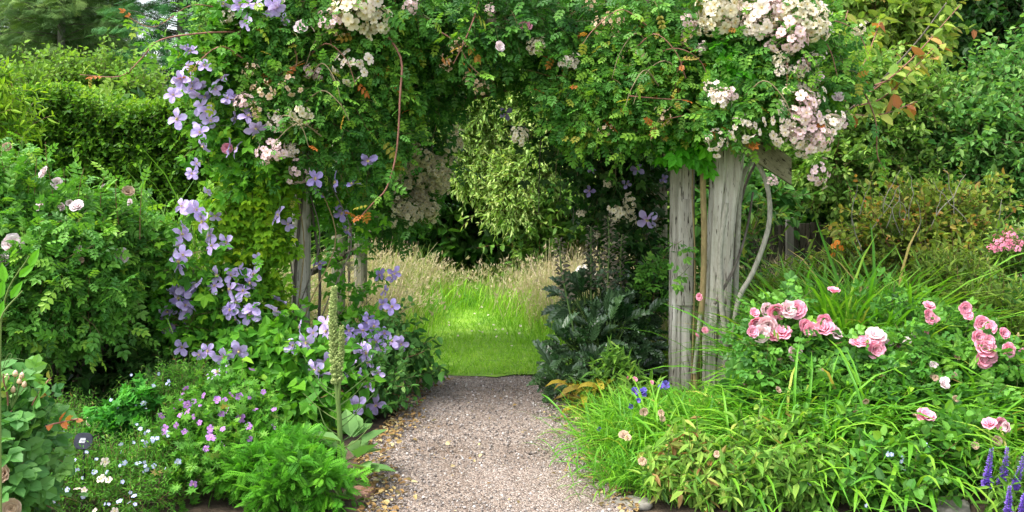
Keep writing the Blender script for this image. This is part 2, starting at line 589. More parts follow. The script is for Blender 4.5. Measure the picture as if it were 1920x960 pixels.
M_BRONZE = leaf_mat("bronze_leaf", rs((0, (.04, .08, .02)), (.35, (.11, .15, .035)), (.65, (.21, .24, .06)), (.85, (.32, .26, .08)), (1, (.38, .16, .07))), 0.5)
M_GRASSY = leaf_mat("strap_leaf", rs((0, (.035, .11, .018)), (.4, (.09, .225, .022)), (.75, (.18, .31, .035)), (.93, (.30, .34, .08)), (1, (.42, .34, .14))), 0.48, spec=0.3)
M_GRASSFINE = leaf_mat("fine_grass_leaf", rs((0, (.05, .12, .03)), (.5, (.12, .21, .05)), (1, (.25, .32, .09))), 0.5)
M_MEADOW = leaf_mat("meadow_leaf", rs((0, (.10, .22, .02)), (.3, (.24, .34, .05)), (.5, (.38, .39, .15)), (.75, (.47, .41, .25)), (1, (.56, .46, .33))), 0.6, gain=(1, 1.05, 1), tint=(1.1, 1.05, .8))
M_LAWN = leaf_mat("lawn_leaf", rs((0, (.12, .26, .02)), (.5, (.23, .41, .03)), (1, (.36, .49, .07))), 0.5, gain=(1, 1.12, 1))
M_FERN = leaf_mat("ferny_leaf", rs((0, (.03, .11, .015)), (.5, (.075, .22, .025)), (1, (.16, .33, .04))), 0.5)
M_AQUI = leaf_mat("columbine_leaf", rs((0, (.02, .11, .025)), (.5, (.05, .19, .04)), (1, (.10, .28, .06))), 0.55)
M_COVER = leaf_mat("cover_leaf", rs((0, (.03, .11, .02)), (.5, (.08, .20, .035)), (.88, (.16, .27, .06)), (1, (.28, .24, .10))), 0.55)
M_SAGE = leaf_mat("sage_leaf", rs((0, (.05, .12, .03)), (.45, (.15, .245, .06)), (.8, (.28, .33, .11)), (.92, (.34, .28, .12)), (1, (.26, .14, .07))), 0.55)
M_ACAN = leaf_mat("acanthus_leaf", rs((0, (.008, .028, .015)), (.5, (.024, .060, .030)), (1, (.065, .125, .055))), 0.32, trans=0.12, spec=0.55)
M_YEL = leaf_mat("withering_leaf", rs((0, (.12, .09, .03)), (.4, (.34, .28, .04)), (.7, (.45, .40, .06)), (1, (.22, .13, .06))), 0.6)
M_GREY = leaf_mat("felted_leaf", rs((0, (.10, .18, .10)), (1, (.22, .30, .18))), 0.8, spec=0.1)
M_VERB = tone_mat("mullein_bud", [(0, (.11, .16, .04)), (.5, (.21, .27, .08)), (1, (.36, .40, .15))], 0.8)
M_BRACT = leaf_mat("acanthus_bract", rs((0, (.03, .035, .03)), (.5, (.09, .08, .08)), (1, (.24, .22, .22))), 0.5, trans=0.1)

C_YEL = tone_mat("stamen_yellow", [(0, (.45, .36, .10)), (1, (.70, .62, .30))])
C_BRN = tone_mat("rose_middle", [(0, (.30, .20, .06)), (1, (.55, .42, .14))])
PT_CLEM = petal_mat("lavender_petal", [(0, (.60, .40, .66)), (.3, (.53, .39, .73)), (.7, (.60, .48, .82)), (1, (.68, .57, .87))], 0.3)
PT_CLEM_B = petal_mat("violet_petal", [(0, (.46, .30, .58)), (.35, (.37, .28, .62)), (1, (.47, .38, .74))], 0.3)
PT_WHITE = petal_mat("blush_white_petal", [(0, (.74, .62, .34)), (.4, (.76, .67, .54)), (1, (.76, .63, .57))], 0.22)
PT_CREAM = petal_mat("cream_petal", [(0, (.72, .58, .28)), (.5, (.74, .66, .46)), (1, (.72, .65, .50))], 0.22)
PT_BLUSH = petal_mat("blush_pink_petal", [(0, (.76, .58, .46)), (.5, (.78, .58, .56)), (1, (.78, .54, .58))], 0.22)
PT_PEACH = petal_mat("peach_petal", [(0, (.66, .40, .20)), (1, (.78, .60, .46))], 0.2)
PT_PINK = petal_mat("rose_pink_petal", [(0, (.78, .19, .30)), (.45, (.85, .26, .38)), (.8, (.86, .34, .46)), (1, (.86, .43, .53))], 0.22)
PT_PALE = petal_mat("pale_rose_petal", [(0, (.75, .50, .45)), (.5, (.80, .62, .62)), (1, (.82, .70, .72))], 0.15)
PT_GERAN = petal_mat("mauve_petal", [(0, (.50, .22, .55)), (1, (.46, .22, .62))], 0.3)
PT_LOB = petal_mat("pale_blue_petal", [(0, (.72, .74, .80)), (1, (.42, .50, .82))], 0.3)
PT_CORN = petal_mat("cornflower_petal", [(0, (.20, .08, .36)), (1, (.15, .15, .55))], 0.3)
PT_VERO = petal_mat("speedwell_petal", [(0, (.24, .12, .58)), (1, (.38, .24, .80))], 0.35)
PT_ORANGE = petal_mat("orange_petal", [(0, (.70, .30, .03)), (1, (.75, .22, .03))], 0.2)
PT_FADE = petal_mat("faded_petal", [(0, (.40, .22, .10)), (1, (.62, .45, .32))], 0.3)

# ------------------------------------------------------------------ flower meshes (shared by their copies)
CLEM_PETAL = T_petal([(.05, .09, 0), (.33, .26, .07), (.66, .36, .04), (.90, .24, -.06), (1.0, .04, -.13)], 0.12, 0.16, wave=0.03)


def clematis_meshes(mat, k, n=4):
    A = Acc()
    for i in range(n):
        a = 2 * math.pi * i / n + 0.14 * randn(1)[0]
        lift = 0.10 + 0.25 * randn(1)[0] * .5 - 0.1 * (k == 2)
        A.inst(CLEM_PETAL, (0, 0, 0), (math.cos(a), math.sin(a), lift), UP + 0.2 * randn(3), 1 + .08 * randn(1)[0], rand(1)[0])
    S = Acc()
    d = unit(np.array([0, 0, 1.0]) + 0.45 * randn(14, 3))
    S.inst(T_bud(4, 0.14), np.zeros((14, 3)), d, np.array([1.0, 0, 0]), 0.28, rand(14))
    return A.mesh("clematis_petals", mat), S.mesh("clematis_stamens", C_YEL)


FL5 = T_petal([(.06, .08, 0), (.5, .40, .10), (.9, .36, .06), (1.0, .12, .0)], 0.12, 0.05)


def floret(A, pos, face, size, mat=0, cmat=1, tone=None, n=5):
    """A small flat five-petalled flower."""
    z = unit(face)
    ref = np.array([1.0, 0, 0]) if abs(z[0]) < .8 else np.array([0, 1.0, 0])
    x = unit(np.cross(ref, z)); y = np.cross(z, x)
    a0 = rand(1)[0] * 6
    a = a0 + 2 * math.pi * np.arange(n) / n + .08 * randn(n)
    X = np.cos(a)[:, None] * x + np.sin(a)[:, None] * y + 0.1 * z
    A.inst(FL5, np.tile(pos, (n, 1)), X, z + .1 * randn(n, 3), size, rand(n) if tone is None else np.clip(tone + .2 * randn(n), 0, 1), mat)
    if cmat is not None:
        A.inst(BUD, np.tile(np.asarray(pos) - .03 * size * z, (1, 1)), z, x, size * 0.38, rand(1), cmat)


def cluster_mesh(mats, n, fsize, flat=0.7, buds=3):
    """A dome of small open flowers, radius about 1."""
    A = Acc()
    i = np.arange(n) + .5
    ph = np.arccos(1 - i / n * 1.35); th = 2.4 * i
    D = np.stack([np.sin(ph) * np.cos(th), np.sin(ph) * np.sin(th), np.cos(ph)], 1) + .2 * randn(n, 3)
    D[:, 0] *= 1.15 + .2 * randn(1)[0]; D[:, 1] *= .95 + .15 * randn(1)[0]; D *= (1 + .18 * randn(n))[:, None]
    for d in D:
        p = d * np.array([1, 1, flat]) * (0.78 + .16 * rand(1)[0])
        floret(A, p, unit(d + .35 * randn(3) + [0, 0, .3]), fsize * (1 + .12 * randn(1)[0]))
        A.raw([p * .15, p * .15 + .02, p, p - .02], [(0, 1, 2, 3)], 2)
    for k in range(buds):
        d = unit(randn(3) + [0, 0, .8])
        A.inst(BUD, (d * .9)[None], d, [1, 0, 0], .22, rand(1), 0)
    return A.mesh("rose_florets", mats)


def bloom_mesh(mat, cup=0.5, extra=None):
    """A full double rose, radius about 1, opening along +Z."""
    A = Acc()
    pet = T_petal([(.02, .12, 0), (.35, .42, .10), (.75, .52, .22), (.97, .40, .22), (1.03, .16, .16)], .30, .05, wave=.02)
    for n, tilt, s, r in ((7, .05, 1.0, .02), (7, .45, .86, .03), (6, .95, .66, .03), (5, 1.6, .46, .04), (4, 3.0, .3, .03)):
        a = rand(1)[0] * 6 + 2 * math.pi * np.arange(n) / n + .15 * randn(n)
        rad = np.stack([np.cos(a), np.sin(a), 0 * a], 1)
        tl = (tilt + cup * .3) * (1 + .15 * randn(n))[:, None]
        X = rad + tl * UP
        A.inst(pet, rad * r + UP * .12 * (1 - s), X, UP - rad * (.3 + tilt), s * (1 + .06 * randn(n)), rand(n), 0)
    if extra is not None:
        d = unit(np.stack([np.cos(np.arange(5) * 1.257), np.sin(np.arange(5) * 1.257), -0.5 + 0 * np.arange(5)], 1))
        A.inst(L_lance, np.tile([0, 0, -.05], (5, 1)), d, UP, .6, .5, 1)
        return A.mesh("rose_petals", [mat, extra])
    return A.mesh("rose_petals", mat)


seed(11)
CLEM = [clematis_meshes(PT_CLEM, k, 4 if k < 4 else 5) for k in range(5)]
CLEM_V = [clematis_meshes(PT_CLEM_B, k) for k in range(3)]
CL_WHITE = [cluster_mesh([PT_WHITE, C_BRN, GREENSTEM], n, .33) for n in (16, 20, 24)]
CL_CREAM = [cluster_mesh([PT_CREAM, C_BRN, GREENSTEM], n, .30) for n in (20, 26)]
CL_BLUSH = [cluster_mesh([PT_BLUSH, C_BRN, GREENSTEM], n, .34) for n in (16, 22)]
CL_PEACH = [cluster_mesh([PT_PEACH, C_BRN, CANE], n, .30, buds=8) for n in (9,)]
PT_PINK_LT = petal_mat("light_pink_petal", [(0, (.74, .30, .34)), (.5, (.82, .48, .52)), (1, (.84, .64, .66))], 0.3)
BLOOM_PINK = [bloom_mesh(PT_PINK, c) for c in (.2, .4, .6, .9, 1.5)] + [bloom_mesh(PT_PINK_LT, .3)]
BLOOM_PALE = [bloom_mesh(PT_PALE, c) for c in (.3, .8)]
BLOOM_FADE = [bloom_mesh(PT_FADE, .9)]


def simple_flower(mat, cm, n=5):
    A = Acc(); floret(A, np.zeros(3), UP, 1.0, 0, 1, None, n)
    return A.mesh("small_petals", [mat, cm])


FL_GERAN = [simple_flower(PT_GERAN, C_YEL) for k in range(2)]
FL_LOB = [simple_flower(PT_LOB, C_YEL) for k in range(2)]
FL_WHITE = [simple_flower(PT_WHITE, C_YEL)]
FL_ORANGE = [simple_flower(PT_ORANGE, C_YEL, 6)]


def corn_mesh():
    A = Acc()
    n = 16
    a = np.arange(n) * 2.4
    X = np.stack([np.cos(a), np.sin(a), .3 + .7 * rand(n)], 1)
    A.inst(T_leaf(.2, .5, -.1, .5, .9, 1.3), np.zeros((n, 3)), X, UP, .7 + .3 * rand(n), rand(n))
    return A.mesh("cornflower_florets", PT_CORN)


FL_CORN = [corn_mesh()]


def facing(n=1, spread=.5, base=(0, -1, .35)):
    f = unit(np.asarray(base) + spread * randn(3))
    return f


DEFER = []


def put(meshes, name, parent, pos, size, spread=.5, base=(0, -1, .35), stamens=False, front=True):
    """A flower on its plant; with FRONT it waits until all foliage stands and then sits on the outside of it."""
    if front:
        DEFER.append((meshes, name, parent, np.array(pos, float), size, spread, base, stamens))
        return None
    k = rng.integers(len(meshes))
    me = meshes[k]
    if stamens:
        o = place(me[0], name, parent, pos, facing(1, spread, base), size, rand(1)[0] * 6.28)
        s = bpy.data.objects.new("stamens", me[1]); COL.objects.link(s); s.parent = o
        return o
    return place(me, name, parent, pos, facing(1, spread, base), size, rand(1)[0] * 6.28)


def G(px, Y):
    return np.array([(px - 960) * Y / FOC, Y, 0.0])


# ================================================================== GROUND, PATH, LAWN
def sheet(name, pts, z, mat, sub=None):
    pass


def grid_sheet(name, x0, x1, y0, y1, nx, ny, zf, mat, label=None, edge=None):
    xs = np.linspace(0, 1, nx); ys = np.linspace(y0, y1, ny)
    V = []
    for y in ys:
        a, b = (x0, x1) if edge is None else edge(y)
        V.append(np.stack([a + (b - a) * xs, np.full(nx, y), np.zeros(nx)], 1))
    V = np.concatenate(V)
    if name == "lawn":
        V[:nx, 1] += .035 * np.sin(V[:nx, 0] * 9) + .02 * np.sin(V[:nx, 0] * 23 + 1) + .012 * randn(nx)
    V[:, 2] = zf(V[:, 0], V[:, 1])
    i = np.arange(ny - 1)[:, None] * nx + np.arange(nx - 1)[None]
    i = i.ravel()
    o = Acc().raw(V, np.stack([i, i + 1, i + nx + 1, i + nx], 1)).build(name, mat, None, (0, 0, 0), True)
    o["kind"] = "structure"
    if label:
        o["label"] = label
    return o


def gravel_mat():
    m, nt, N, L = new_mat("gravel")
    tc = N.new("ShaderNodeTexCoord")
    vo = N.new("ShaderNodeTexVoronoi"); vo.inputs["Scale"].default_value = 125
    L.new(tc.outputs["Object"], vo.inputs["Vector"])
    sep = N.new("ShaderNodeSeparateColor"); L.new(vo.outputs["Color"], sep.inputs[0])
    r = ramp_node(N, [(0, (.09, .075, .066)), (.35, (.215, .168, .138)), (.6, (.285, .228, .190)), (.85, (.345, .288, .246)), (1, (.44, .41, .38))])
    L.new(sep.outputs[0], r.inputs[0])
    n = N.new("ShaderNodeTexNoise"); n.inputs["Scale"].default_value = 2.2; n.inputs["Detail"].default_value = 5
    L.new(tc.outputs["Object"], n.inputs["Vector"])
    r2 = ramp_node(N, [(.3, (.66, .60, .53)), (.5, (.95, .93, .90)), (.72, (1.12, 1.1, 1.08))])
    L.new(n.outputs[0], r2.inputs[0])
    mu = N.new("ShaderNodeMix"); mu.data_type = 'RGBA'; mu.blend_type = 'MULTIPLY'; mu.inputs[0].default_value = 1
    L.new(r.outputs[0], mu.inputs[6]); L.new(r2.outputs[0], mu.inputs[7])
    p = N.new("ShaderNodeBsdfPrincipled"); p.inputs["Roughness"].default_value = .85; p.inputs["Specular IOR Level"].default_value = .25
    L.new(mu.outputs[2], p.inputs["Base Color"])
    b = N.new("ShaderNodeBump"); b.inputs["Strength"].default_value = .9; b.inputs["Distance"].default_value = .012; b.invert = True
    L.new(vo.outputs["Distance"], b.inputs["Height"]); L.new(b.outputs[0], p.inputs["Normal"])
    o = N.new("ShaderNodeOutputMaterial"); L.new(p.outputs[0], o.inputs[0])
    return m


SOIL = plain_mat("soil", (.018, .013, .009), (.075, .052, .035), 9, .95, (1, 1, 1), .8, (.12, .085, .055), bdist=.03)
GRAVEL = gravel_mat()
TURF = plain_mat("turf", (.09, .19, .02), (.17, .32, .03), 6, .9, (1, 1, 1), .5, (.25, .38, .05))
STONEM = plain_mat("stone", (.10, .09, .07), (.22, .20, .165), 11, .9, (1, 1, 1), .6, (.32, .30, .26))
PEBBLE = tone_mat("pebble", [(0, (.09, .075, .066)), (.5, (.21, .182, .16)), (.85, (.30, .265, .24)), (1, (.48, .45, .42))], .85)

seed(21)
grid_sheet("ground", -60, 60, -6, 120, 61, 64, lambda x, y: 0 * x - .03, plain_mat("rough_grass_ground", (.05, .10, .015), (.10, .18, .025), 5, .95, (1, 1, 1), .5, (.17, .20, .05)))
for x0_, x1_ in ((-6.5, -.55), (.35, 6.5)):
    grid_sheet("flower_bed", x0_, x1_, 1.5, 7.3 if x0_ < 0 else 7.6, 40, 40, lambda x, y: -.008 + .006 * np.sin(x * 7) * np.sin(y * 6), SOIL)
ex = lambda y: (-.70 + .05 * math.sin(y * 2.1) + .03 * math.sin(y * 5.7) + .07 * max(0, 5.2 - y), .46 + .05 * math.sin(y * 1.7 + 1) + .025 * math.sin(y * 6.1) - .05 * max(0, y - 5.6))
grid_sheet("gravel_path", 0, 0, 0.3, 6.98, 41, 140, lambda x, y: .004 + .008 * np.sin(x * 3.1 + y * 2.2) * np.sin(y * 3.7), GRAVEL, "grey pink gravel path leading under the rose arch", ex)
grid_sheet("lawn", -12, 12, 6.95, 13.6, 340, 40, lambda x, y: .012 + .006 * np.sin(x * 2.1 + y), TURF, "mown green path and meadow floor beyond the arch")

# loose stones on the path
n = 7000
y = 3.6 + 3.4 * rand(n) ** 1.2
e = np.array([ex(v) for v in y])
t = rand(n)
t = np.where(rand(n) < .3, np.clip(np.where(rand(n) < .5, .0 + .1 * np.abs(randn(n)), 1 - .1 * np.abs(randn(n))), -.05, 1.05), t)
pos = np.stack([e[:, 0] + (e[:, 1] - e[:, 0]) * t, y, .008 + .004 * rand(n)], 1)
A = Acc().inst(T_bud(5, .5), pos - .003, unit(randn(n, 3) * [1, 1, .25]), randn(n, 3), .007 + .010 * rand(n) ** 3, np.clip(.5 + .3 * randn(n), 0, 1))
tag(A.build("gravel", PEBBLE, smooth=True), "loose gravel stones lying on the path", None, None, "stuff")
# litter along the edges
n = 1500
y = 3.7 + 3.2 * rand(n)
e = np.array([ex(v) for v in y])
left = rand(n) < .6
x = np.where(left, e[:, 0] + .10 * np.abs(randn(n)) - .03, e[:, 1] - .07 * np.abs(randn(n)) + .03)
scat = rand(n) < .035
x = np.where(scat, e[:, 0] + (e[:, 1] - e[:, 0]) * rand(n), x)
A = Acc().inst(L_oval, np.stack([x, y, .016 + .008 * rand(n)], 1), unit(randn(n, 3) * [1, 1, .15]), UP + .4 * randn(n, 3), .018 + .02 * rand(n), rand(n))
m_ = 50
y2 = 4.2 + 2.7 * rand(m_); e2 = np.array([ex(v) for v in y2])
A.inst(L_round, np.stack([e2[:, 0] + (e2[:, 1] - e2[:, 0]) * rand(m_), y2, .018 + 0 * y2], 1), unit(randn(m_, 3) * [1, 1, .2]), UP + .4 * randn(m_, 3), .008 + .010 * rand(m_), .75 + .25 * rand(m_))
tag(A.build("fallen_leaves", leaf_mat("dry_leaf", rs((0, (.10, .06, .035)), (.5, (.24, .15, .08)), (.8, (.30, .23, .13)), (1, (.42, .37, .29))), .8, .1)), "dry brown leaves and petals scattered along the path edges", None, None, "stuff")

seed(22)
for i, (px, Y, w, lab) in enumerate([(1190, 4.5, .17, "flat grey edging stone at the right corner of the gravel path"),
                                     (672, 4.62, .17, "reddish brown edging stone by the ferny plant on the path's left side"),
                                     (1785, 4.45, .2, "broad grey stone on the soil below the purple flower spikes")]):
    bpy.ops.mesh.primitive_ico_sphere_add(subdivisions=3, radius=1)
    o = bpy.context.object
    o.name = "edging_stone"
    for v in o.data.vertices:
        c = v.co
        k = 1 + .13 * math.sin(5 * c.x + i) * math.cos(4 * c.y + 2 * i) + .08 * math.sin(11 * c.y + 7 * c.z + i) + .05 * math.sin(19 * c.x - 13 * c.y)
        v.co = Vector((c.x * w * .5 * k, c.y * w * .36 * k, max(-.6, min(.45, c.z)) * w * .2 * k))
    g = G(px, Y); o.location = (g[0], g[1], .004)
    o.rotation_euler = (0, 0, .4 * i)
    o.data.materials.append(STONEM if i != 1 else plain_mat("red_stone", (.12, .06, .04), (.28, .16, .11), 12, .9))
    for p in o.data.polygons:
        p.use_smooth = True
    tag(o, lab, "stone")
bpy.ops.mesh.primitive_ico_sphere_add(subdivisions=3, radius=1)
o = bpy.context.object; o.name = "boulder"
for v in o.data.vertices:
    c = v.co
    k = 1 + .10 * math.sin(3 * c.x + 1) * math.cos(3 * c.y) + .04 * math.sin(9 * c.z + 6 * c.x)
    v.co = Vector((c.x * .21 * k, c.y * .2 * k, c.z * .22 * k))
    o.data.polygons[0].use_smooth = True
for p in o.data.polygons:
    p.use_smooth = True
g = G(1095, 9.4); o.location = (g[0], g[1], .24)
o.data.materials.append(plain_mat("pale_stone", (.36, .34, .31), (.55, .52, .48), 9, .9))
tag(o, "rounded pale boulder in the long grass behind the dark acanthus", "boulder")

# ================================================================== MEADOW
seed(31)
xc = lambda y: -.24 - .05 * (y - 7) - .35 * np.clip(y - 9.5, 0, 9) ** 1.3
n = 56000
x = rand(n, -6.0, 5.2); y = 7.0 + 4.1 * rand(n)
d = np.abs(x - xc(y)) - (.27 + .06 * np.sin(y * 3) + .45 * np.clip(8.8 - y, 0, 2))
d = d + .1 * np.sin(x * 7 + y * 5) + .9 * np.clip(y - 10.0, 0, .9) + .12 * randn(n)
h = np.clip(.10 + 1.15 * np.clip(d, 0, .34) * (0.55 + .45 * np.clip((y - 7.2) / 2.5, 0, 1)), .05, .36)
h = np.where(d < 0, .035, h) * (1 + .28 * randn(n)) * (.8 + .35 * np.sin(x * 2.3 + 1.7 * y) * np.sin(1.9 * y - x))
keep = (h > .02)
x, y, h, d = x[keep], y[keep], np.clip(h[keep], .02, .62), d[keep]
n = len(x)
dirs = unit(UP + np.stack([.28 * randn(n) + .12, .28 * randn(n), 0 * x], 1))
dirs[d < 0] = unit(UP + .8 * randn((d < 0).sum(), 3) * [1, 1, 0])
lt = d < .12
m_ = 26000
x2 = rand(m_, -2.6, 2.2); y2 = 6.97 + 3.6 * rand(m_) ** 1.3
k2 = np.abs(x2 - xc(y2)) < .62 + .5 * np.clip(8.6 - y2, 0, 2)
x2, y2 = x2[k2], y2[k2]; m_ = len(x2)
A = Acc().inst(T_blade(.028, .55, 3), np.stack([x, y, 0 * x + .01], 1)[lt], dirs[lt], randn(n, 3)[lt], h[lt] * 1.25 + .02, np.clip(.5 + .2 * randn(lt.sum()), 0, 1))
A.inst(T_blade(.06, .55, 3), np.stack([x2, y2, 0 * x2 + .01], 1), unit(UP + .6 * randn(m_, 3) * [1, 1, 0]), randn(m_, 3), .045 * (1 + .3 * randn(m_)) + .02 * np.clip(np.abs(x2 - xc(y2)) - .4, 0, 2), np.clip(.5 + .22 * randn(m_) + .15 * np.sin(x2 * 6 + y2 * 2), 0, 1))
tag(A.build("lawn_grass", M_LAWN), "short mown grass on the green path through the meadow", None, None, "stuff")
hi = ~lt
tone = np.clip(.20 + 1.15 * (h[hi] - .08) + .24 * randn(hi.sum()) + .16 * np.sin(x[hi] * 1.9) * np.sin(y[hi] * 1.3 + 1), 0, 1)
A = Acc().inst(T_straw(.010, .3, 3), np.stack([x, y, 0 * x + .01], 1)[hi], dirs[hi], randn(n, 3)[hi], h[hi] * 1.15, tone)
sd = hi & (rand(n) < .45) & (h > .2)
tip = np.stack([x, y, 0 * x], 1)[sd] + dirs[sd] * (h[sd] * 1.0)[:, None]
for k in range(3):
    A.inst(T_leaf(.16, .3, -.2), tip + .012 * randn(len(tip), 3), unit(dirs[sd] + .5 * randn(len(tip), 3)), randn(len(tip), 3), .028 + .02 * rand(len(tip)), np.clip(.82 + .12 * randn(len(tip)), 0, 1))
tag(A.build("meadow_grass", M_MEADOW), "tall straw coloured meadow grass gone to seed beyond the arch", None, None, "stuff")
# greener tufts
for px, py, Y, hh, lab in [(885, 548, 9.9, .24, "green grass tussock at the far end of the mown path"), (805, 592, 9.2, .28, "green grass tussock on the left edge of the mown path"),
                           (925, 625, 8.9, .12, "low leafy grass tussock with white specks on the mown path")]:
    m = 150
    c = G(px, Y)
    p = c + np.stack([.10 * randn(m), .12 * randn(m), 0 * randn(m)], 1)
    A = Acc().inst(L_grass, p, unit(UP + .55 * randn(m, 3) * [1, 1, 0]), randn(m, 3), hh * (1 + .25 * randn(m)), np.clip(.4 + .2 * randn(m), 0, 1))
    o = A.build("grass_tussock", M_GRASSY, None, c)
    tag(o, lab, "grass", "green tussocks in the meadow")
m = 30
c = G(938, 8.6)
p = c + np.stack([.28 * randn(m), .5 * randn(m), .07 + .02 * randn(m)], 1)
A = Acc()
for q in p:
    floret(A, q, UP + .3 * randn(3) - [0, .5, 0], .010)
tag(A.build("daisies", [PT_WHITE, C_YEL]), "tiny white daisies in the mown grass path", None, None, "stuff")

# ================================================================== ROSE ARCH (timber pergola)
def wood_mat(name, a, b, c):
    m, nt, N, L = new_mat(name)
    tc = N.new("ShaderNodeTexCoord")
    def noise(scale, st, det=6):
        mp = N.new("ShaderNodeMapping"); mp.inputs["Scale"].default_value = st
        L.new(tc.outputs["Object"], mp.inputs[0])
        n = N.new("ShaderNodeTexNoise"); n.inputs["Scale"].default_value = scale; n.inputs["Detail"].default_value = det; n.inputs["Roughness"].default_value = .7
        L.new(mp.outputs[0], n.inputs["Vector"])
        return n
    n1 = noise(26, (1, 1, .05)); n2 = noise(4, (1, 1, .5)); n3 = noise(60, (1, 1, .12), 3)
    r = ramp_node(N, [(.28, a), (.48, b), (.7, c)]); L.new(n1.outputs[0], r.inputs[0])
    r2 = ramp_node(N, [(.28, (.55, .58, .46)), (.42, (.82, .82, .75)), (.62, (1.05, 1.04, 1.02))]); L.new(n2.outputs[0], r2.inputs[0])
    r3 = ramp_node(N, [(.36, (.14, .12, .10)), (.43, (1, 1, 1))]); L.new(n3.outputs[0], r3.inputs[0])
    def mul(x, y):
        mu = N.new("ShaderNodeMix"); mu.data_type = 'RGBA'; mu.blend_type = 'MULTIPLY'; mu.inputs[0].default_value = 1
        L.new(x, mu.inputs[6]); L.new(y, mu.inputs[7]); return mu.outputs[2]
    c_ = mul(mul(r.outputs[0], r2.outputs[0]), r3.outputs[0])
    p = N.new("ShaderNodeBsdfPrincipled"); p.inputs["Roughness"].default_value = .9; p.inputs["Specular IOR Level"].default_value = .2
    L.new(c_, p.inputs["Base Color"])
    b_ = N.new("ShaderNodeBump"); b_.inputs["Strength"].default_value = .8; b_.inputs["Distance"].default_value = .012
    L.new(n1.outputs[0], b_.inputs["Height"]); L.new(b_.outputs[0], p.inputs["Normal"])
    o = N.new("ShaderNodeOutputMaterial"); L.new(p.outputs[0], o.inputs[0])
    return m


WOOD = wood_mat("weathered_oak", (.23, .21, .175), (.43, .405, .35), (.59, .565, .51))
WOOD_DK = wood_mat("dark_beam_wood", (.04, .034, .022), (.08, .068, .045), (.13, .11, .075))  # much darker than the post timber; for beams, battens and rails
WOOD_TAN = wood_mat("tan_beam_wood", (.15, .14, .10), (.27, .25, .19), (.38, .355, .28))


def timber(parent, path, wx, wy, mat, name, rough=.06, power=4.0, sides=20, seed_=0, ref=(0, 1, 0)):
    """A rough-hewn timber along PATH with a rounded-square section (wx across, wy the other way), hewn grooves and a flat end."""
    r_ = np.random.default_rng(seed_)
    path = np.asarray(path, float); K = len(path)
    T = unit(np.gradient(path, axis=0))
    rf = np.asarray(ref, float)
    Bx = unit(rf - (T @ rf)[:, None] * T)
    Ax = np.cross(Bx, T)
    th = np.arange(sides) * 2 * math.pi / sides
    c, s = np.cos(th), np.sin(th)
    rad = (np.abs(c) ** power + np.abs(s) ** power) ** (-1 / power)
    groove = 1 - rough * np.abs(r_.normal(size=sides))
    wx = np.broadcast_to(wx, (K,)); wy = np.broadcast_to(wy, (K,))
    wob = 1 + .35 * rough * np.cumsum(r_.normal(size=(K, sides)), 0) / math.sqrt(K)
    R_ = (rad * groove)[None] * wob
    V = path[:, None] + (R_ * c * wx[:, None] / 2)[..., None] * Ax[:, None] + (R_ * s * wy[:, None] / 2)[..., None] * Bx[:, None]
    k = np.arange(K - 1)[:, None]; j = np.arange(sides)[None]; jn = (j + 1) % sides
    F = np.stack([k * sides + j, k * sides + jn, (k + 1) * sides + jn, (k + 1) * sides + j], -1).reshape(-1, 4)
    V = V.reshape(-1, 3)
    e = [path[0], path[-1]]
    caps = []
    for q, b in ((0, 0), (1, (K - 1) * sides)):
        for i in range(sides):
            caps.append((len(V) + q, b + (i + 1) % sides, b + i, -1) if q == 0 else (len(V) + q, b + i, b + (i + 1) % sides, -1))
    A = Acc().raw(np.concatenate([V, e]), np.concatenate([F, caps]))
    return A.build(name, mat, parent, smooth=False)


seed(41)
arch = thing("rose_arch", "weathered timber rose arch with grey posts spanning the gravel path", "garden arch", (0, 7.2, 0))
ln = lambda a, b, K=22: np.asarray(a) + (np.asarray(b) - np.asarray(a)) * np.linspace(0, 1, K)[:, None]
# front right pair: a squared post and a stout split log
pa = timber(arch, ln((1.105, 6.68, -.05), (1.125, 6.68, 2.28)), .145, .14, WOOD, "post", .085, 5, 32, 1)
pa["label"] = "squared grey post with a stepped notch"
A = Acc()
timber(arch, ln((1.13, 6.615, .55), (1.132, 6.615, 1.24), 12), .10, .05, WOOD, "post_facing", .04, 6, 16, 9)
pb = timber(arch, smooth_path([(1.30, 6.45, -.05), (1.31, 6.45, .5), (1.335, 6.45, 1.1), (1.375, 6.45, 1.6), (1.385, 6.46, 2.3)], 30),
            np.interp(np.linspace(0, 1, 30), [0, .3, .55, .75, 1], [.185, .165, .17, .225, .24]), .2, WOOD, "post", .2, 3, 36, 2)
pb["label"] = "stout split log post widening towards the top"
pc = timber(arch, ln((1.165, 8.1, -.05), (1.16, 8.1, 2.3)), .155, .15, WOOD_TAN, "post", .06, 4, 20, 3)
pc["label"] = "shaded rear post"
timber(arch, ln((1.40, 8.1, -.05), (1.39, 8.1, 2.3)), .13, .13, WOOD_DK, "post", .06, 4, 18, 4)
# left pair and rear left
pd = timber(arch, ln((-1.385, 6.62, -.05), (-1.365, 6.62, 2.28)), .115, .12, WOOD, "post", .06, 5, 20, 5)
pd["label"] = "slender grey post wrapped in yellow green climbers"
timber(arch, ln((-1.31, 7.65, -.05), (-1.30, 7.65, 2.3)), .105, .11, WOOD_TAN, "post", .07, 4, 18, 6)
timber(arch, ln((-1.22, 8.15, -.05), (-1.21, 8.15, 2.3)), .105, .11, WOOD_TAN, "post", .07, 4, 18, 7)
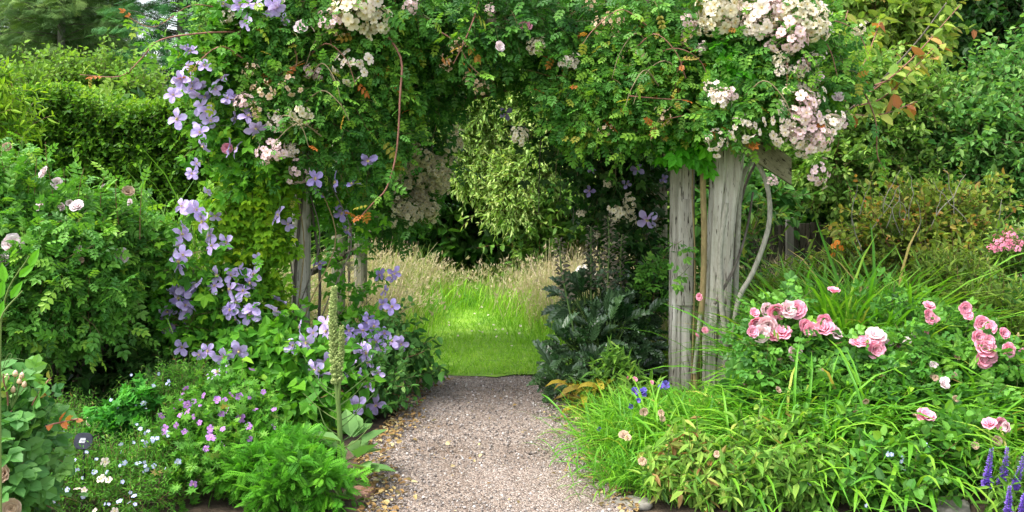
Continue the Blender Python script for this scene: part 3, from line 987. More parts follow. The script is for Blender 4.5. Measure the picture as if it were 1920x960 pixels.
# beams across and along, curved braces, sloping rafter end
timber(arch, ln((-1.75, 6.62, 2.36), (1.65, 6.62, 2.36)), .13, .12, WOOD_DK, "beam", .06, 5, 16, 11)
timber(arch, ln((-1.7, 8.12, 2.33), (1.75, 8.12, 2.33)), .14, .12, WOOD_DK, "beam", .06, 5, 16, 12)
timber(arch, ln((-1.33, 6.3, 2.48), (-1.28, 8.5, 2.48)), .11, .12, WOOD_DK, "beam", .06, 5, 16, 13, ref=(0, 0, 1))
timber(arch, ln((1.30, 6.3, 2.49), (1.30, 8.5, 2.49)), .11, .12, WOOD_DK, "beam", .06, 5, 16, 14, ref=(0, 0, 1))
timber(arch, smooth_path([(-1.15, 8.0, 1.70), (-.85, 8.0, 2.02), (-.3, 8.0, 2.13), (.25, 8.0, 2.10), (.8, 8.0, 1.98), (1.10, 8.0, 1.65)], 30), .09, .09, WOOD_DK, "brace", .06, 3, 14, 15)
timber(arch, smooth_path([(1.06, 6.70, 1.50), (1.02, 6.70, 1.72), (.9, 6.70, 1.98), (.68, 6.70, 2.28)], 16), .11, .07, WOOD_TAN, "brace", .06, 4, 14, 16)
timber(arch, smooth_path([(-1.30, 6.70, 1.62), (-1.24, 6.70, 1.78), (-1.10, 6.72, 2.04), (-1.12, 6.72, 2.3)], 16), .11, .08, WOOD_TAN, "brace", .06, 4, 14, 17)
a, b = P(1362, 232, 6.35), P(1470, 316, 6.2)
dz_ = unit(b - a); dx_ = np.cross([0, 1.0, 0], dz_); dx_ = unit(dx_); dy_ = np.cross(dz_, dx_)
RM = np.stack([dx_, dy_, dz_], 1)
ol = [np.array(P(u, v, 6.25)) for u, v in ((1350, 203), (1482, 296), (1482, 346), (1350, 258))]
thk = np.array([0, .055, 0])
q = np.array([p_ - thk * .5 for p_ in ol] + [p_ + thk * .5 for p_ in ol]) - a
re_ = Acc().raw(q @ RM, [(0, 1, 2, 3), (7, 6, 5, 4), (0, 4, 5, 1), (1, 5, 6, 2), (2, 6, 7, 3), (3, 7, 4, 0)]).build("rafter", wood_mat("olive_rafter_wood", (.09, .08, .045), (.17, .155, .095), (.25, .23, .15)), None, (0, 0, 0))
re_.parent = arch
re_.matrix_local = Matrix.Translation(Vector(a) - arch.location) @ Matrix(RM.tolist()).to_4x4()
re_["label"] = "sloping rafter end sawn off square"
timber(arch, ln(P(1362, 232, 6.35), P(1180, 95, 6.5), 10), .05, .16, WOOD_DK, "rafter", .03, 7, 16, 19, ref=(-.6, 0, .8))
timber(arch, ln(P(640, 165, 6.55), P(520, 250, 6.5), 10), .05, .15, WOOD_TAN, "rafter", .03, 7, 16, 20, ref=(-.6, 0, .8))
for i, yy in enumerate((6.95, 7.35, 7.75)):
    timber(arch, ln((-1.7, yy, 2.56), (1.7, yy, 2.57)), .06, .06, WOOD_DK, "roof_batten", .06, 4, 10, 30 + i)
for i, (zz, yy) in enumerate(((.75, 7.4), (1.25, 7.4), (1.75, 7.4))):
    timber(arch, ln((-1.33, 6.7, zz), (-1.25, 8.1, zz)), .045, .045, WOOD_DK, "side_rail", .06, 4, 10, 40 + i, ref=(0, 0, 1))
    timber(arch, ln((1.2, 6.8, zz), (1.24, 8.1, zz)), .045, .045, WOOD_DK, "side_rail", .06, 4, 10, 50 + i, ref=(0, 0, 1))

# ================================================================== CLIMBERS ON THE ARCH
def climber(name, label, cat, base, s, group=None):
    seed(s)
    return thing(name, label, cat, base, group)


def long_cane(t, pts, Y, r0, mat, T, lsize, m, lm, tone=.5, tip=.3, label=None, leaves=True, spread=65, K=26, up=.5):
    q = smooth_path([P(a, b, y) for (a, b), y in zip(pts, Y)], K)
    o = stem(t, q, r0, r0 * .4, mat, "cane")
    if label:
        o["label"] = label
    if leaves:
        A = Acc()
        leaves_on(A, T, q[None], m, lsize, .05, 1.0, spread, up, .25, tone, .12, tip)
        A.build("leaves", [lm], t)
    return q


# ---- pale rambling rose on the left half
t = climber("climbing_rose", "climbing rose with small white and peach flower clusters over the arch's left half", "climbing rose", G(560, 6.8), 51)
roseL = t
TANCANE = plain_mat("old_cane", (.13, .10, .05), (.26, .20, .11), 20, .7)
bl = [B(430, 95, 6.35, 70, 90, .3), B(540, 60, 6.35, 130, 110, .4), B(500, 190, 6.25, 95, 85, .3), B(620, 180, 6.35, 110, 110, .35), B(690, 110, 6.45, 100, 110, .4), B(600, 280, 6.35, 130, 50, .3),
      B(700, 270, 6.6, 70, 100, .4), B(480, 270, 6.3, 70, 55, .25), B(760, 60, 6.6, 100, 90, .4), B(590, -40, 6.5, 190, 60, .5), B(760, 180, 6.6, 60, 60, .3), B(440, 10, 6.4, 70, 60, .3), B(700, 20, 6.3, 140, 60, .4)]
foliage(t, bl, 1700, .17, L_rose, .074, 6, [M_ROSE, TWIG], .45, .15, .12, .15, .5, (.45, 1.0), .0022, hang=.15, shoot=.10, face=(0, -.5, 0), tvar=.15)
for pts, Y, r in (([(560, 720), (552, 560), (566, 380), (600, 200), (660, 60)], [6.5, 6.5, 6.48, 6.4, 6.3], .014), ([(590, 730), (600, 520), (585, 350), (640, 220), (760, 130)], [6.7, 6.7, 6.6, 6.5, 6.5], .012), ([(540, 100), (560, 30), (600, -60)], [6.1, 6.1, 6.1], .006),
                  ([(548, 75), (556, 120), (530, 165)], [6.05, 6.05, 6.05], .007)):
    long_cane(t, pts, Y, r, TWIG if r < .01 else BARK, L_rose, .08, 6, M_ROSE, leaves=False)
long_cane(t, [(700, 10), (722, 60), (752, 110), (750, 180), (744, 280), (726, 350), (700, 380), (668, 415)], [6.15, 6.1, 6.05, 6.0, 5.98, 5.95, 5.95, 5.95], .0085, CANE, L_rose, .085, 27, M_ROSE, .45, .55, "long red cane hanging in the opening")
long_cane(t, [(440, 60), (380, 62), (300, 75), (265, 110), (225, 143), (150, 140)], [6.1, 6.0, 5.95, 5.9, 5.9, 5.9], .006, CANE, L_rose, .085, 27, M_ROSE, .68, .3, "long red cane reaching out to the left")
long_cane(t, [(430, 20), (360, 10), (290, 50), (235, 30)], [6.2, 6.1, 6.0, 6.0], .004, CANE, L_rose5, .08, 17, M_ROSE, .62, .35)
long_cane(t, [(905, -20), (890, 30), (870, 80), (850, 120)], [6.2, 6.15, 6.1, 6.1], .007, CANE, L_rose5, .10, 15, M_ROSE, .7, .25)
long_cane(t, [(810, 50), (855, 80), (880, 120), (900, 140)], [6.2, 6.15, 6.1, 6.1], .005, CANE, L_rose, .08, 11, M_ROSE, .6, .3)
for px, py, r, k in ((655, 127, 30, 'w'), (520, 228, 22, 'w'), (562, 219, 23, 'c'), (510, 282, 24, 'b'), (545, 282, 16, 'w'), (560, 326, 20, 'b'), (490, 172, 22, 'p'), (455, 192, 16, 'b'), (545, 155, 22, 'p'), (590, 133, 16, 'b'), (470, 130, 14, 'p'), (660, 15, 44, 'c'),
                     (700, 40, 34, 'c'), (615, 38, 20, 'b'), (640, 62, 14, 'p'), (770, 12, 14, 'b'), (690, -10, 40, 'w'), (480, 205, 14, 'p'), (430, 30, 16, 'w'), (590, 240, 8, 'p')):
    ms = {'w': CL_WHITE, 'c': CL_CREAM, 'b': CL_BLUSH, 'p': CL_PEACH}[k]
    put(ms, "flower_cluster", t, P(px, py, 6.0), r * 6.0 / FOC, .35, (0, -1, .25))
for px, py, r in ((566, 52, 14), (525, 5, 10)):
    put(BLOOM_PALE, "bloom", t, P(px, py, 5.95), r * 6 / FOC, .3)

# ---- hanging white rambler at the rear left
t = climber("rambler_rose", "rambler hanging off the arch's rear left corner in a dense mass of little white flowers", "climbing rose", G(760, 8.3), 52)
bl = [B(790, 250, 8.1, 70, 70, .3), B(770, 340, 8.2, 70, 70, .3), B(710, 320, 8.0, 60, 70, .4), B(720, 400, 7.9, 40, 50, .3), B(640, 300, 7.7, 50, 50, .3), B(700, 200, 8.0, 80, 80, .4)]
foliage(t, bl, 520, .24, L_rose, .09, 6, [M_ROSE_DK, TWIG], .45, .15, .25, 0, .5, hang=.35)
stem(t, smooth_path([G(660, 8.2), P(655, 450, 8.2), P(680, 250, 8.2), P(740, 120, 8.1)]), .014, .008, BARK)
for k in range(44):
    a, b = rand(1)[0] * 6.28, math.sqrt(rand(1)[0])
    put(CL_CREAM, "flower_cluster", t, P(783 + 52 * b * math.cos(a), 335 + 68 * b * math.sin(a) + 8, 7.85 + .1 * randn(1)[0]), .060 + .014 * rand(1)[0], .6, (0, -1, .2))
for px, py, r in ((855, 268, 18), (840, 300, 14), (850, 240, 10), (700, 405, 10), (660, 400, 9), (740, 420, 9), (660, 500, 12), (640, 480, 10), (690, 430, 9)):
    put(CL_CREAM, "flower_cluster", t, P(px, py, 7.7), r * 7.7 / FOC, .5)

# ---- rose over the crown of the arch
t = climber("climbing_rose", "dark leaved climbing rose over the crown of the arch with few pink blooms", "climbing rose", G(1215, 7.9), 53)
roseC = t
bl = [B(830, 70, 6.75, 110, 90, .4), B(940, 30, 7.0, 120, 60, .4), B(1050, 60, 6.9, 110, 80, .4), B(810, 160, 6.9, 80, 60, .35), B(1030, 150, 6.9, 70, 50, .3), B(900, -30, 7.0, 300, 50, .5), B(740, 150, 7.0, 90, 110, .4),
      B(1130, 120, 6.8, 90, 90, .35), B(980, 60, 7.6, 260, 50, .5), B(780, 110, 7.7, 140, 60, .4), B(1150, 110, 7.7, 130, 60, .5), B(960, 20, 6.35, 130, 70, .3), B(900, 60, 6.4, 80, 80, .3), B(1040, 40, 6.4, 90, 70, .3), B(950, 110, 7.9, 150, 60, .4), B(970, 50, 8.3, 260, 80, .4), B(860, 140, 7.3, 50, 30, .3), B(1050, 130, 7.4, 80, 50, .3)]
foliage(t, bl, 2100, .20, L_rose, .08, 6, [M_ROSE_DK, TWIG], .50, .2, .2, .05, .5, (.4, 1.0), hang=.25, face=(0, -.4, 0))
stem(t, smooth_path([G(1215, 7.9), P(1215, 480, 7.9), P(1200, 300, 7.9), P(1120, 150, 7.8), P(950, 90, 7.6)]), .018, .008, BARK)
stem(t, smooth_path([P(720, 175, 7.9), P(860, 185, 7.9), P(960, 165, 7.9), P(1080, 120, 7.8)]), .02, .014, BARK)
long_cane(t, [(1040, 30), (1045, 70), (1035, 105)], [6.4, 6.35, 6.3], .004, CANE, L_rose5, .07, 10, M_ROSE, .55, .3)
put(BLOOM_PINK, "bloom", t, P(986, 54, 6.2), .048, .3); put(BLOOM_PALE, "bloom", t, P(935, 88, 6.25), .034, .3)
for px, py, r, k in ((1007, 86, 17, 'c'), (1068, 117, 18, 'w'), (975, 255, 18, 'c'), (1000, 92, 10, 'b'), (920, 18, 9, 'b'), (1108, 5, 12, 'p')):
    put({'w': CL_WHITE, 'c': CL_CREAM, 'b': CL_BLUSH, 'p': CL_PEACH}[k], "flower_cluster", t, P(px, py, 6.4), r * 6.4 / FOC, .35)
for px, py in ((860, 85), (885, 150), (838, 120), (1190, 100), (1160, 55), (905, 165), (1125, 45)):
    put(CL_PEACH, "flower_cluster", t, P(px, py, 6.35), .05, .5)

# ---- big blush rose on the right half
t = climber("climbing_rose", "climbing rose with big blush pink clusters over the arch's right half", "climbing rose", G(1385, 6.4), 54)
roseR = t
bl = [B(1130, 150, 6.4, 130, 90, .35), B(1100, 215, 6.4, 80, 60, .3), B(1210, 90, 6.5, 110, 90, .4), B(1220, 195, 6.3, 110, 50, .25), B(1180, 235, 6.35, 70, 30, .25), B(1320, 100, 6.35, 110, 70, .35), B(1430, 130, 6.2, 100, 80, .3),
      B(1480, 190, 6.15, 80, 70, .3), B(1300, 10, 6.5, 220, 60, .5), B(1480, 60, 6.3, 100, 90, .4), B(1350, 190, 6.75, 130, 70, .25), B(1380, 30, 6.8, 180, 90, .4), B(1530, 150, 6.3, 60, 90, .3), B(1362, 205, 6.0, 45, 28, .1)]
foliage(t, bl, 1800, .17, L_rose, .074, 6, [M_ROSE, TWIG], .48, .16, .14, .15, .5, (.45, 1.0), .0022, hang=.18, face=(0, -.5, 0), tvar=.14,
        w=[1.2, .8, 1, .9, .5, 1, .9, .6, 1.2, .8, .35, .9, .5, .5])
# rose trunks round the posts
for pts, Y, r0, r1, mat, lab in (([(1368, 722), (1372, 640), (1385, 560), (1412, 510), (1440, 430), (1442, 370), (1428, 320), (1405, 285)], [6.3] * 8, .017, .015, GREYSTEM, "pale stem bowing away from the post"),
                                 ([(1303, 735), (1310, 640), (1318, 540), (1320, 430), (1318, 330), (1325, 250)], [6.38] * 6, .021, .019, TANSTEM, None),
                                 ([(1357, 730), (1362, 650), (1352, 560), (1350, 470), (1362, 380)], [6.28, 6.28, 6.29, 6.3, 6.3], .021, .016, GREYSTEM, None),
                                 ([(1392, 730), (1390, 650), (1380, 560), (1383, 450), (1390, 340), (1420, 285)], [6.45] * 6, .019, .017, GREYSTEM, None),
                                 ([(1302, 700), (1306, 660), (1313, 590)], [6.35] * 3, .016, .014, GREYSTEM, None),
                                 ([(1372, 700), (1388, 690), (1396, 640)], [6.4] * 3, .008, .006, GREYSTEM, None),
                                 ([(1340, 570), (1378, 500), (1400, 430), (1412, 360)], [6.3, 6.38, 6.5, 6.5], .01, .007, BARK, None)):
    o = stem(t, smooth_path([P(a, b, y) for (a, b), y in zip(pts, Y)], 22), r0, r1, mat, "stem", 7, lab)
long_cane(t, [(1478, 60), (1476, 120), (1478, 180), (1490, 240)], [5.95, 5.92, 5.9, 5.9], .0085, CANE, L_rose, .08, 13, M_ROSE, .5, .4)
long_cane(t, [(1300, 90), (1272, 130), (1265, 170)], [6.1, 6.1, 6.1], .006, CANE, L_rose, .08, 11, M_ROSE, .55, .3)
long_cane(t, [(1180, 180), (1240, 185), (1290, 188)], [6.05, 6.0, 6.0], .004, CANE, L_rose, .075, 13, M_ROSE, .65, .25)
long_cane(t, [(1290, 215), (1245, 225), (1225, 235)], [6.0, 6.0, 6.0], .003, CANE, L_rose, .07, 10, M_ROSE, .75, .25)
long_cane(t, [(1540, 80), (1600, 140), (1640, 220), (1645, 290), (1660, 320)], [6.2, 6.25, 6.3, 6.3, 6.3], .006, CANE, L_rose, .08, 25, M_ROSE, .6, .35, "arching cane with young red tips to the right")
long_cane(t, [(1520, 60), (1570, 110), (1610, 170)], [6.3, 6.3, 6.3], .004, CANE, L_rose, .08, 15, M_ROSE, .55, .3)
for px, py, r, k in ((1345, 22, 46, 'c'), (1320, 45, 26, 'c'), (1375, 30, 30, 'w'), (1440, 25, 46, 'w'), (1420, 50, 34, 'w'), (1480, 62, 34, 'b'), (1525, 48, 36, 'c'), (1500, 20, 38, 'c'), (1545, 55, 20, 'w'), (1460, 15, 36, 'b'), (1405, 8, 34, 'w'),
                     (1350, 182, 26, 'w'), (1364, 178, 18, 'b'), (1330, 160, 12, 'w'), (1395, 240, 28, 'w'), (1345, 265, 22, 'w'), (1330, 258, 12, 'w'), (1465, 130, 16, 'w'), (1448, 88, 14, 'b'), (1505, 165, 18, 'w'), (1508, 130, 14, 'w'),
                     (1478, 248, 32, 'w'), (1500, 245, 38, 'b'), (1510, 205, 34, 'b'), (1525, 265, 30, 'w'), (1556, 230, 28, 'w'), (1520, 185, 22, 'w'), (1485, 225, 26, 'w'), (1545, 255, 20, 'b'), (1535, 325, 22, 'b'), (1447, 338, 11, 'b'), (1508, 272, 24, 'w'),
                     (1408, 236, 10, 'w'), (1480, 95, 14, 'w'), (1540, 20, 20, 'w')):
    put({'w': CL_WHITE, 'c': CL_CREAM, 'b': CL_BLUSH, 'p': CL_PEACH}[k], "flower_cluster", t, P(px, py, 5.92), r * .86 * 5.92 / FOC, .35, (0, -1, .25))
put(BLOOM_PALE, "bloom", t, P(1571, 185, 5.95), .04, .3)
for k in range(26):
    cx, cy, rx, ry = ((1420, 35, 150, 45), (1518, 180, 50, 70))[k % 2]
    put((CL_BLUSH, CL_CREAM, CL_WHITE)[k % 3], "flower_cluster", t, P(cx + rx * .7 * randn(1)[0], cy + ry * .7 * randn(1)[0], 5.95), .030 + .02 * rand(1)[0], .6, (0, -1, .2))
for px, py in ((1485, 240), (1290, 70), (1150, 35), (1137, 242), (1245, 218)):
    put(CL_PEACH, "flower_cluster", t, P(px, py, 5.95), .045, .4)

# ---- creeper by the squared post
t = climber("virginia_creeper", "fresh green creeper spray hanging at the top of the squared grey post", "creeper", G(1300, 6.55), 55)
bl = [B(1290, 270, 6.3, 45, 30, .12), B(1310, 240, 6.35, 50, 40, .15), B(1370, 120, 6.1, 40, 50, .1), B(1250, 280, 6.4, 20, 15, .08)]
foliage(t, bl, 110, .10, L_creeper, .085, 4, [M_CREEP, TWIG], .45, .15, .4, 0, .4, hang=.5, face=(0, -.8, 0))
stem(t, smooth_path([G(1296, 6.5), P(1303, 500, 6.5), P(1298, 350, 6.5), P(1310, 240, 6.4), P(1370, 110, 6.2)]), .006, .004, TANSTEM)

# ---- dark climber inside the right side
t = climber("clematis", "shaded dark clematis draping the inside of the arch's right side", "clematis", G(1190, 7.6), 56)
bl = [B(1075, 240, 7.5, 60, 60, .3), B(1120, 310, 7.4, 70, 70, .3), B(1180, 330, 7.4, 60, 100, .3), B(1130, 400, 7.5, 55, 60, .3), B(1200, 430, 7.5, 40, 80, .25), B(1020, 250, 7.6, 25, 60, .15), B(1150, 240, 7.2, 120, 40, .4), B(1220, 260, 7.6, 50, 90, .3),
      B(1180, 480, 7.6, 60, 60, .3)]
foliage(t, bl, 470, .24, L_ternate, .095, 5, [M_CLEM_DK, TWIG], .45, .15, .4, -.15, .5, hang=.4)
for a, b in ((1010, 400), (1075, 420), (1120, 470), (1050, 380)):
    q = smooth_path([P(a + 15, 190, 7.5), P(a + 3, 280, 7.45), P(a, b, 7.45)], 14)
    stem(t, q, .006, .003, BARK)
stem(t, smooth_path([G(1190, 7.6), P(1195, 500, 7.6), P(1180, 350, 7.5), P(1130, 200, 7.4)]), .013, .007, BARK)
for px, py, r in ((1213, 412, 22), (1180, 270, 14), (1195, 318, 14), (1105, 358, 12), (1175, 345, 10), (1110, 320, 9), (948, 212, 14), (1245, 335, 10)):
    put(CLEM if px == 1213 else CLEM_V, "flower", t, P(px, py, 7.1), r * 7.1 / FOC, .3, stamens=True)
for px, py, r in ((1165, 395, 20), (1180, 380, 14), (1155, 405, 14), (1180, 405, 14), (1140, 345, 9), (1090, 400, 9), (1120, 440, 8)):
    put(CL_CREAM, "flower_cluster", t, P(px, py, 7.2), r * 7.2 / FOC, .5)

# ---- clematis on the left
t = climber("clematis", "lavender clematis in full flower climbing the arch's left post", "clematis", G(500, 6.3), 57)
bl = [B(400, 120, 6.2, 55, 80, .2), B(395, 250, 6.15, 45, 60, .2), B(460, 40, 6.2, 70, 50, .25), B(470, 300, 6.2, 60, 70, .2)]
foliage(t, bl, 240, .16, L_ternate, .085, 5, [M_CLEM, TWIG], .45, .15, .2, .1, .5, hang=.25, face=(0, -.4, 0))
bl = [B(480, 350, 6.3, 60, 70, .2), B(460, 440, 6.3, 60, 90, .2), B(505, 430, 6.35, 40, 90, .15), B(490, 550, 6.35, 50, 80, .2), B(425, 400, 6.25, 45, 60, .2), B(530, 330, 6.4, 25, 40, .1)]
foliage(t, bl, 420, .13, L_ternate, .078, 5, [M_GOLD, TWIG], .27, .2, .25, .05, .5, hang=.35, face=(0, -.5, 0), w=[1, 1, .8, .9, .6, .3])
bl = [B(430, 560, 6.2, 90, 70, .25), B(360, 480, 6.1, 50, 90, .25), B(350, 600, 6.1, 60, 60, .25), B(450, 640, 6.1, 90, 60, .25), B(500, 620, 6.3, 50, 60, .2), B(660, 640, 6.6, 60, 70, .25), B(705, 550, 6.9, 40, 60, .2), B(650, 450, 6.8, 50, 110, .2), B(620, 370, 6.7, 50, 60, .2), B(690, 650, 6.5, 60, 50, .2)]
foliage(t, bl, 520, .16, L_ternate, .08, 5, [M_CLEM, TWIG], .42, .2, .15, .15, .5, hang=.2, face=(0, -.4, 0), w=[1, .45, .6, 1, .35, .6, .15, .25, .3, .6])
for k in range(7):
    x0 = 500 + 18 * k
    stem(t, smooth_path([G(x0, 6.35 + .05 * k), P(x0 + 20 * math.sin(k), 600, 6.4), P(x0 - 20 + 12 * k, 450, 6.4), P(480 + 22 * k, 320, 6.4), P(430 + 30 * k, 180, 6.35)], 20), .005, .003, TANSTEM if k % 2 else BARK)
FL = """348 97,383 130,360 145,335 150,330 182,372 185,350 128,335 226,440 225,465 220,375 250,380 272,370 312,352 93,415 150,405 168,372 160,390 205,370 235,355 165,
350 388,365 394,378 412,405 402,340 440,335 462,400 457,345 480,335 492,395 440,325 542,347 545,362 535,345 580,312 597,335 560,405 535,430 546,440 513,480 520,430 580,447 592,467 576,512 580,
335 650,385 655,448 650,422 672,565 612,592 620,570 642,612 622,605 678,600 697,660 684,682 670,525 398,430 275,410 520,455 545,470 530,438 570,470 40,500 18,520 10,452 20,420 5,475 10,540 35,350 570,325 620,590 690,640 690"""
for s in FL.replace("\n", "").split(","):
    px, py = map(float, s.split())
    Y = 5.95 if px < 540 else 6.05
    put(CLEM, "flower", t, P(px + 3 * randn(1)[0], py + 3 * randn(1)[0], Y + .06 * randn(1)[0]), (.052 if py < 320 else .057) * (1 + .14 * randn(1)[0]), .75, (-.1, -1, .2), True)
    if rand(1)[0] < .6:
        put(CLEM if rand(1)[0] < .7 else CLEM_V, "flower", t, P(px + 20 * randn(1)[0], py + 20 * randn(1)[0], Y), .05 * (1 + .15 * randn(1)[0]), .9, (-.1, -1, 0), True)
for s in "595 355,630 342,660 346,640 400,600 495,735 520,710 515,720 570,735 575,650 430,690 300,720 545,590 335,740 512,690 595,680 620,655 640,705 640".split(","):
    px, py = map(float, s.split())
    put(CLEM_V, "flower", t, P(px, py, 6.55 + .1 * randn(1)[0]), .055 * (1 + .12 * randn(1)[0]), .6, (0, -1, .1), True)
for s in "690 605,655 620,700 635,715 655,752 645,735 640,675 650,690 680,700 612,720 625,668 705,710 700,705 760,668 760,690 725".split(","):
    px, py = map(float, s.split())
    put(CLEM_V if py < 640 else CLEM, "flower", t, P(px, py, 6.1), .05 * (1 + .12 * randn(1)[0]), .5, (0.1, -1, .2), True)
put(BLOOM_PINK, "bloom", t, P(427, 276, 6.0), .035, .3)

# arching canes over the outside of the roses and thin shoots hanging into the opening
seed(58)
for t_, box, k in ((roseL, (420, 700, 20, 260), 9), (roseR, (1100, 1540, 30, 230), 12)):
    for i in range(k):
        x0, y0 = rand(1, box[0], box[1])[0], rand(1, box[2], box[3])[0]
        sx = (1 if rand(1)[0] < .5 else -1) * (60 + 60 * rand(1)[0])
        Y0 = 6.0 + .08 * randn(1)[0]
        long_cane(t_, [(x0, y0), (x0 + .4 * sx, y0 - 12 - 20 * rand(1)[0]), (x0 + .8 * sx, y0 + 5), (x0 + sx, y0 + 35 + 30 * rand(1)[0])], [Y0 + .12, Y0, Y0 - .04, Y0 - .05], .0045, CANE if i % 2 else TANCANE, L_rose, .075, 9, M_ROSE, .55, .32, K=14)
for x0, y0, dy in ((850, 150, 110), (872, 160, 60), (1002, 150, 120), (1048, 190, 170), (1090, 210, 120), (1160, 250, 90), (815, 190, 120), (925, 150, 60)):
    long_cane(roseC, [(x0, y0), (x0 + 4, y0 + .3 * dy), (x0 - 5, y0 + .7 * dy), (x0 - 2 + 8 * randn(1)[0], y0 + dy)], [6.9] * 4, .003, TANCANE, L_rose5, .08, 10, M_ROSE_DK, .5, .2, K=12, spread=55)

# ================================================================== BACKGROUND
PALEBARK = plain_mat("pale_trunk_bark", (.10, .09, .08), (.24, .22, .20), 14, .9, (3, 3, .5), .5)


def conifer(x, Y, h, r, label, mat, s, T=L_spray, tier=.27, z0=.8, dens=18, ssize=.6, tone=.45):
    seed(s)
    t = thing("conifer_tree", label, "conifer", (x, Y, 0), "conifers behind the hedge")
    stem(t, limb((x, Y, 0), (x + .1, Y, h), .01, 10), .17, .02, PALEBARK, "trunk", 8)
    zs = np.arange(z0, h - .3, tier)
    P0, D0, Ls = [], [], []
    for z in zs:
        f = (1 - (z - z0) / (h - z0)) ** .75
        k = 7
        az = rand(1)[0] * 6.28 + np.arange(k) * 6.28 / k + .25 * randn(k)
        P0.append(np.tile([x, Y, z], (k, 1)) + .1 * randn(k, 3) * [0, 0, 1]); D0.append(np.stack([np.cos(az), np.sin(az), .18 + 0 * az], 1)); Ls.append(r * (f + .05) * (1 + .18 * randn(k)))
    P0, D0, Ls = np.concatenate(P0), np.concatenate(D0), np.clip(np.concatenate(Ls), .2, None)
    br = grow(P0, D0, Ls, 6, .03, .12)
    A = Acc().tubes(br, .022 * np.linspace(1, .2, 6)[None], 3, 1, .4)
    pos, tan, tt = along_paths(br, dens, .12, 1.02)
    sg = np.where(rand(len(pos)) < .5, 1, -1)[:, None]
    side = np.cross(tan, UP) * sg
    X = tan * .8 + side * (0.8 - .4 * tt[:, None]) - UP * .25 + .3 * randn(len(pos), 3)
    A.inst(T, pos + .06 * randn(len(pos), 3), X, UP + .45 * randn(len(pos), 3), ssize * (1.1 - .4 * tt) * (1 + .2 * randn(len(pos))), np.clip(tone + .14 * randn(len(pos)) + .35 * (tt - .5), 0, 1))
    A.build("foliage", [mat, BARK], t)


conifer(-15.3, 31, 13, 2.7, "tall grey green conifer at the far left edge behind the hedge", M_CONI, 61, L_spray_soft, ssize=.5)
conifer(-12.9, 29, 12, 2.2, "feathery grey green conifer second from the left behind the hedge", M_CONI, 62, L_spray_soft, ssize=.5, tone=.55)
conifer(-13.7, 34, 9.2, 1.8, "slim conifer just left of the bright gap of sky", M_CONI, 63, L_spray_soft, ssize=.5, tone=.42)
conifer(-8.85, 27, 11, 2.1, "dense blue green pine right of the bright gap of sky", M_PINE, 64, L_spray, dens=22, ssize=.42)
conifer(-7.4, 30, 12, 3.0, "dark pine half hidden by the lavender clematis", M_PINE, 65, L_spray, dens=20, ssize=.45, tone=.4)
conifer(-20.0, 36, 13, 3.4, "conifer standing outermost in the row behind the hedge", M_CONI, 66, L_spray_soft, ssize=.55)
conifer(-18.6, 40, 14, 3.2, "far conifer peeping between the two leftmost ones", M_CONI, 67, L_spray_soft, ssize=.6, tone=.3)
conifer(-15.6, 38, 13, 2.6, "far tall conifer behind the feathery one", M_CONI, 68, L_spray_soft, ssize=.6, tone=.3)
conifer(-11.6, 42, 13, 2.6, "far dark pine behind the blue green pine", M_PINE, 69, L_spray, ssize=.6, tone=.3)


def tree(name, label, cat, base, blobs, n, mat, T, size, m, L, s, tone=.45, trunks=1, group=None, droop=.15, up=.2, rt=.05, tip=.2, hang=.12, rin=(.3, .95), tw=.004, w=None, front=.6, nl=7, spread=60, tvar=.14, lup=.6):
    seed(s)
    t = thing(name, label, cat, base, group)
    top = np.mean([b[0] for b in blobs], 0)
    fork = np.asarray(base) * .65 + top * .35
    tr = stem(t, limb(np.asarray(base) - [0, 0, .1], fork, .08), rt, rt * .7, BARK, "trunk", 8)
    for i in rng.choice(len(blobs), min(nl, len(blobs)), replace=False):
        stem(t, limb(fork, blobs[i][0] + .3 * randn(3) * blobs[i][1], .16), rt * .55, rt * .12, BARK, "limb", 6)
    foliage(t, blobs, n, L, T, size, m, [mat, TWIG], tone, tip, droop, up, .5, rin, tw, hang=hang, shoot=.10, w=w, front=front, tvar=tvar, spread=spread, lup=lup)
    return t


# beech hedge on the left
seed(71)
h = thing("hedge", "clipped beech hedge with its lit top coloured yellow green behind the left shrub rose", "hedge", (-7.0, 13.5, 0))
n = 10500
x = rand(n, -12.5, -3.1)
top = rand(n) < .42
yy = np.where(top, rand(n, 12.75, 14.4), 12.75 + .22 * np.abs(randn(n)))
ztop = 2.12 + .10 * np.sin(x * 1.7) + .06 * np.sin(x * 4.1)
zz = np.where(top, ztop - .10 * rand(n), .05 + (ztop - .1) * rand(n))
p0 = np.stack([x, yy, zz], 1)
d0 = np.where(top[:, None], UP + .5 * randn(n, 3), np.array([0, -1, .35]) + .5 * randn(n, 3))
paths = grow(p0 - .08 * unit(d0), d0, .22 + .1 * rand(n), 4, .05, .12)
A = Acc().tubes(paths, .003, 3, 1, .4)
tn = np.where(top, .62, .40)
for msk, tb in ((top, .52), (~top, .33)):  # light from above put into the leaf tone: lighter top, darker face
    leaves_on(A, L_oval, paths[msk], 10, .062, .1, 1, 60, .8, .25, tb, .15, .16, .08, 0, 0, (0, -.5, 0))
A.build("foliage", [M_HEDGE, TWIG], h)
A = Acc()
n = 3300
p0 = np.stack([rand(n, -12.5, -3.1), rand(n, 13.0, 14.2), rand(n, 0, 2.0)], 1)
leaves_on(A, L_round, grow(p0, randn(n, 3), .3, 4), 6, .13, .1, 1, tone=.25)
A.build("leaves", [M_HEDGE], h)
for i in range(18):
    xx = -12.3 + i * .53
    stem(h, limb((xx, 13.5, 0), (xx + .1 * randn(1)[0], 13.5, 1.8), .06), .03, .01, BARK)

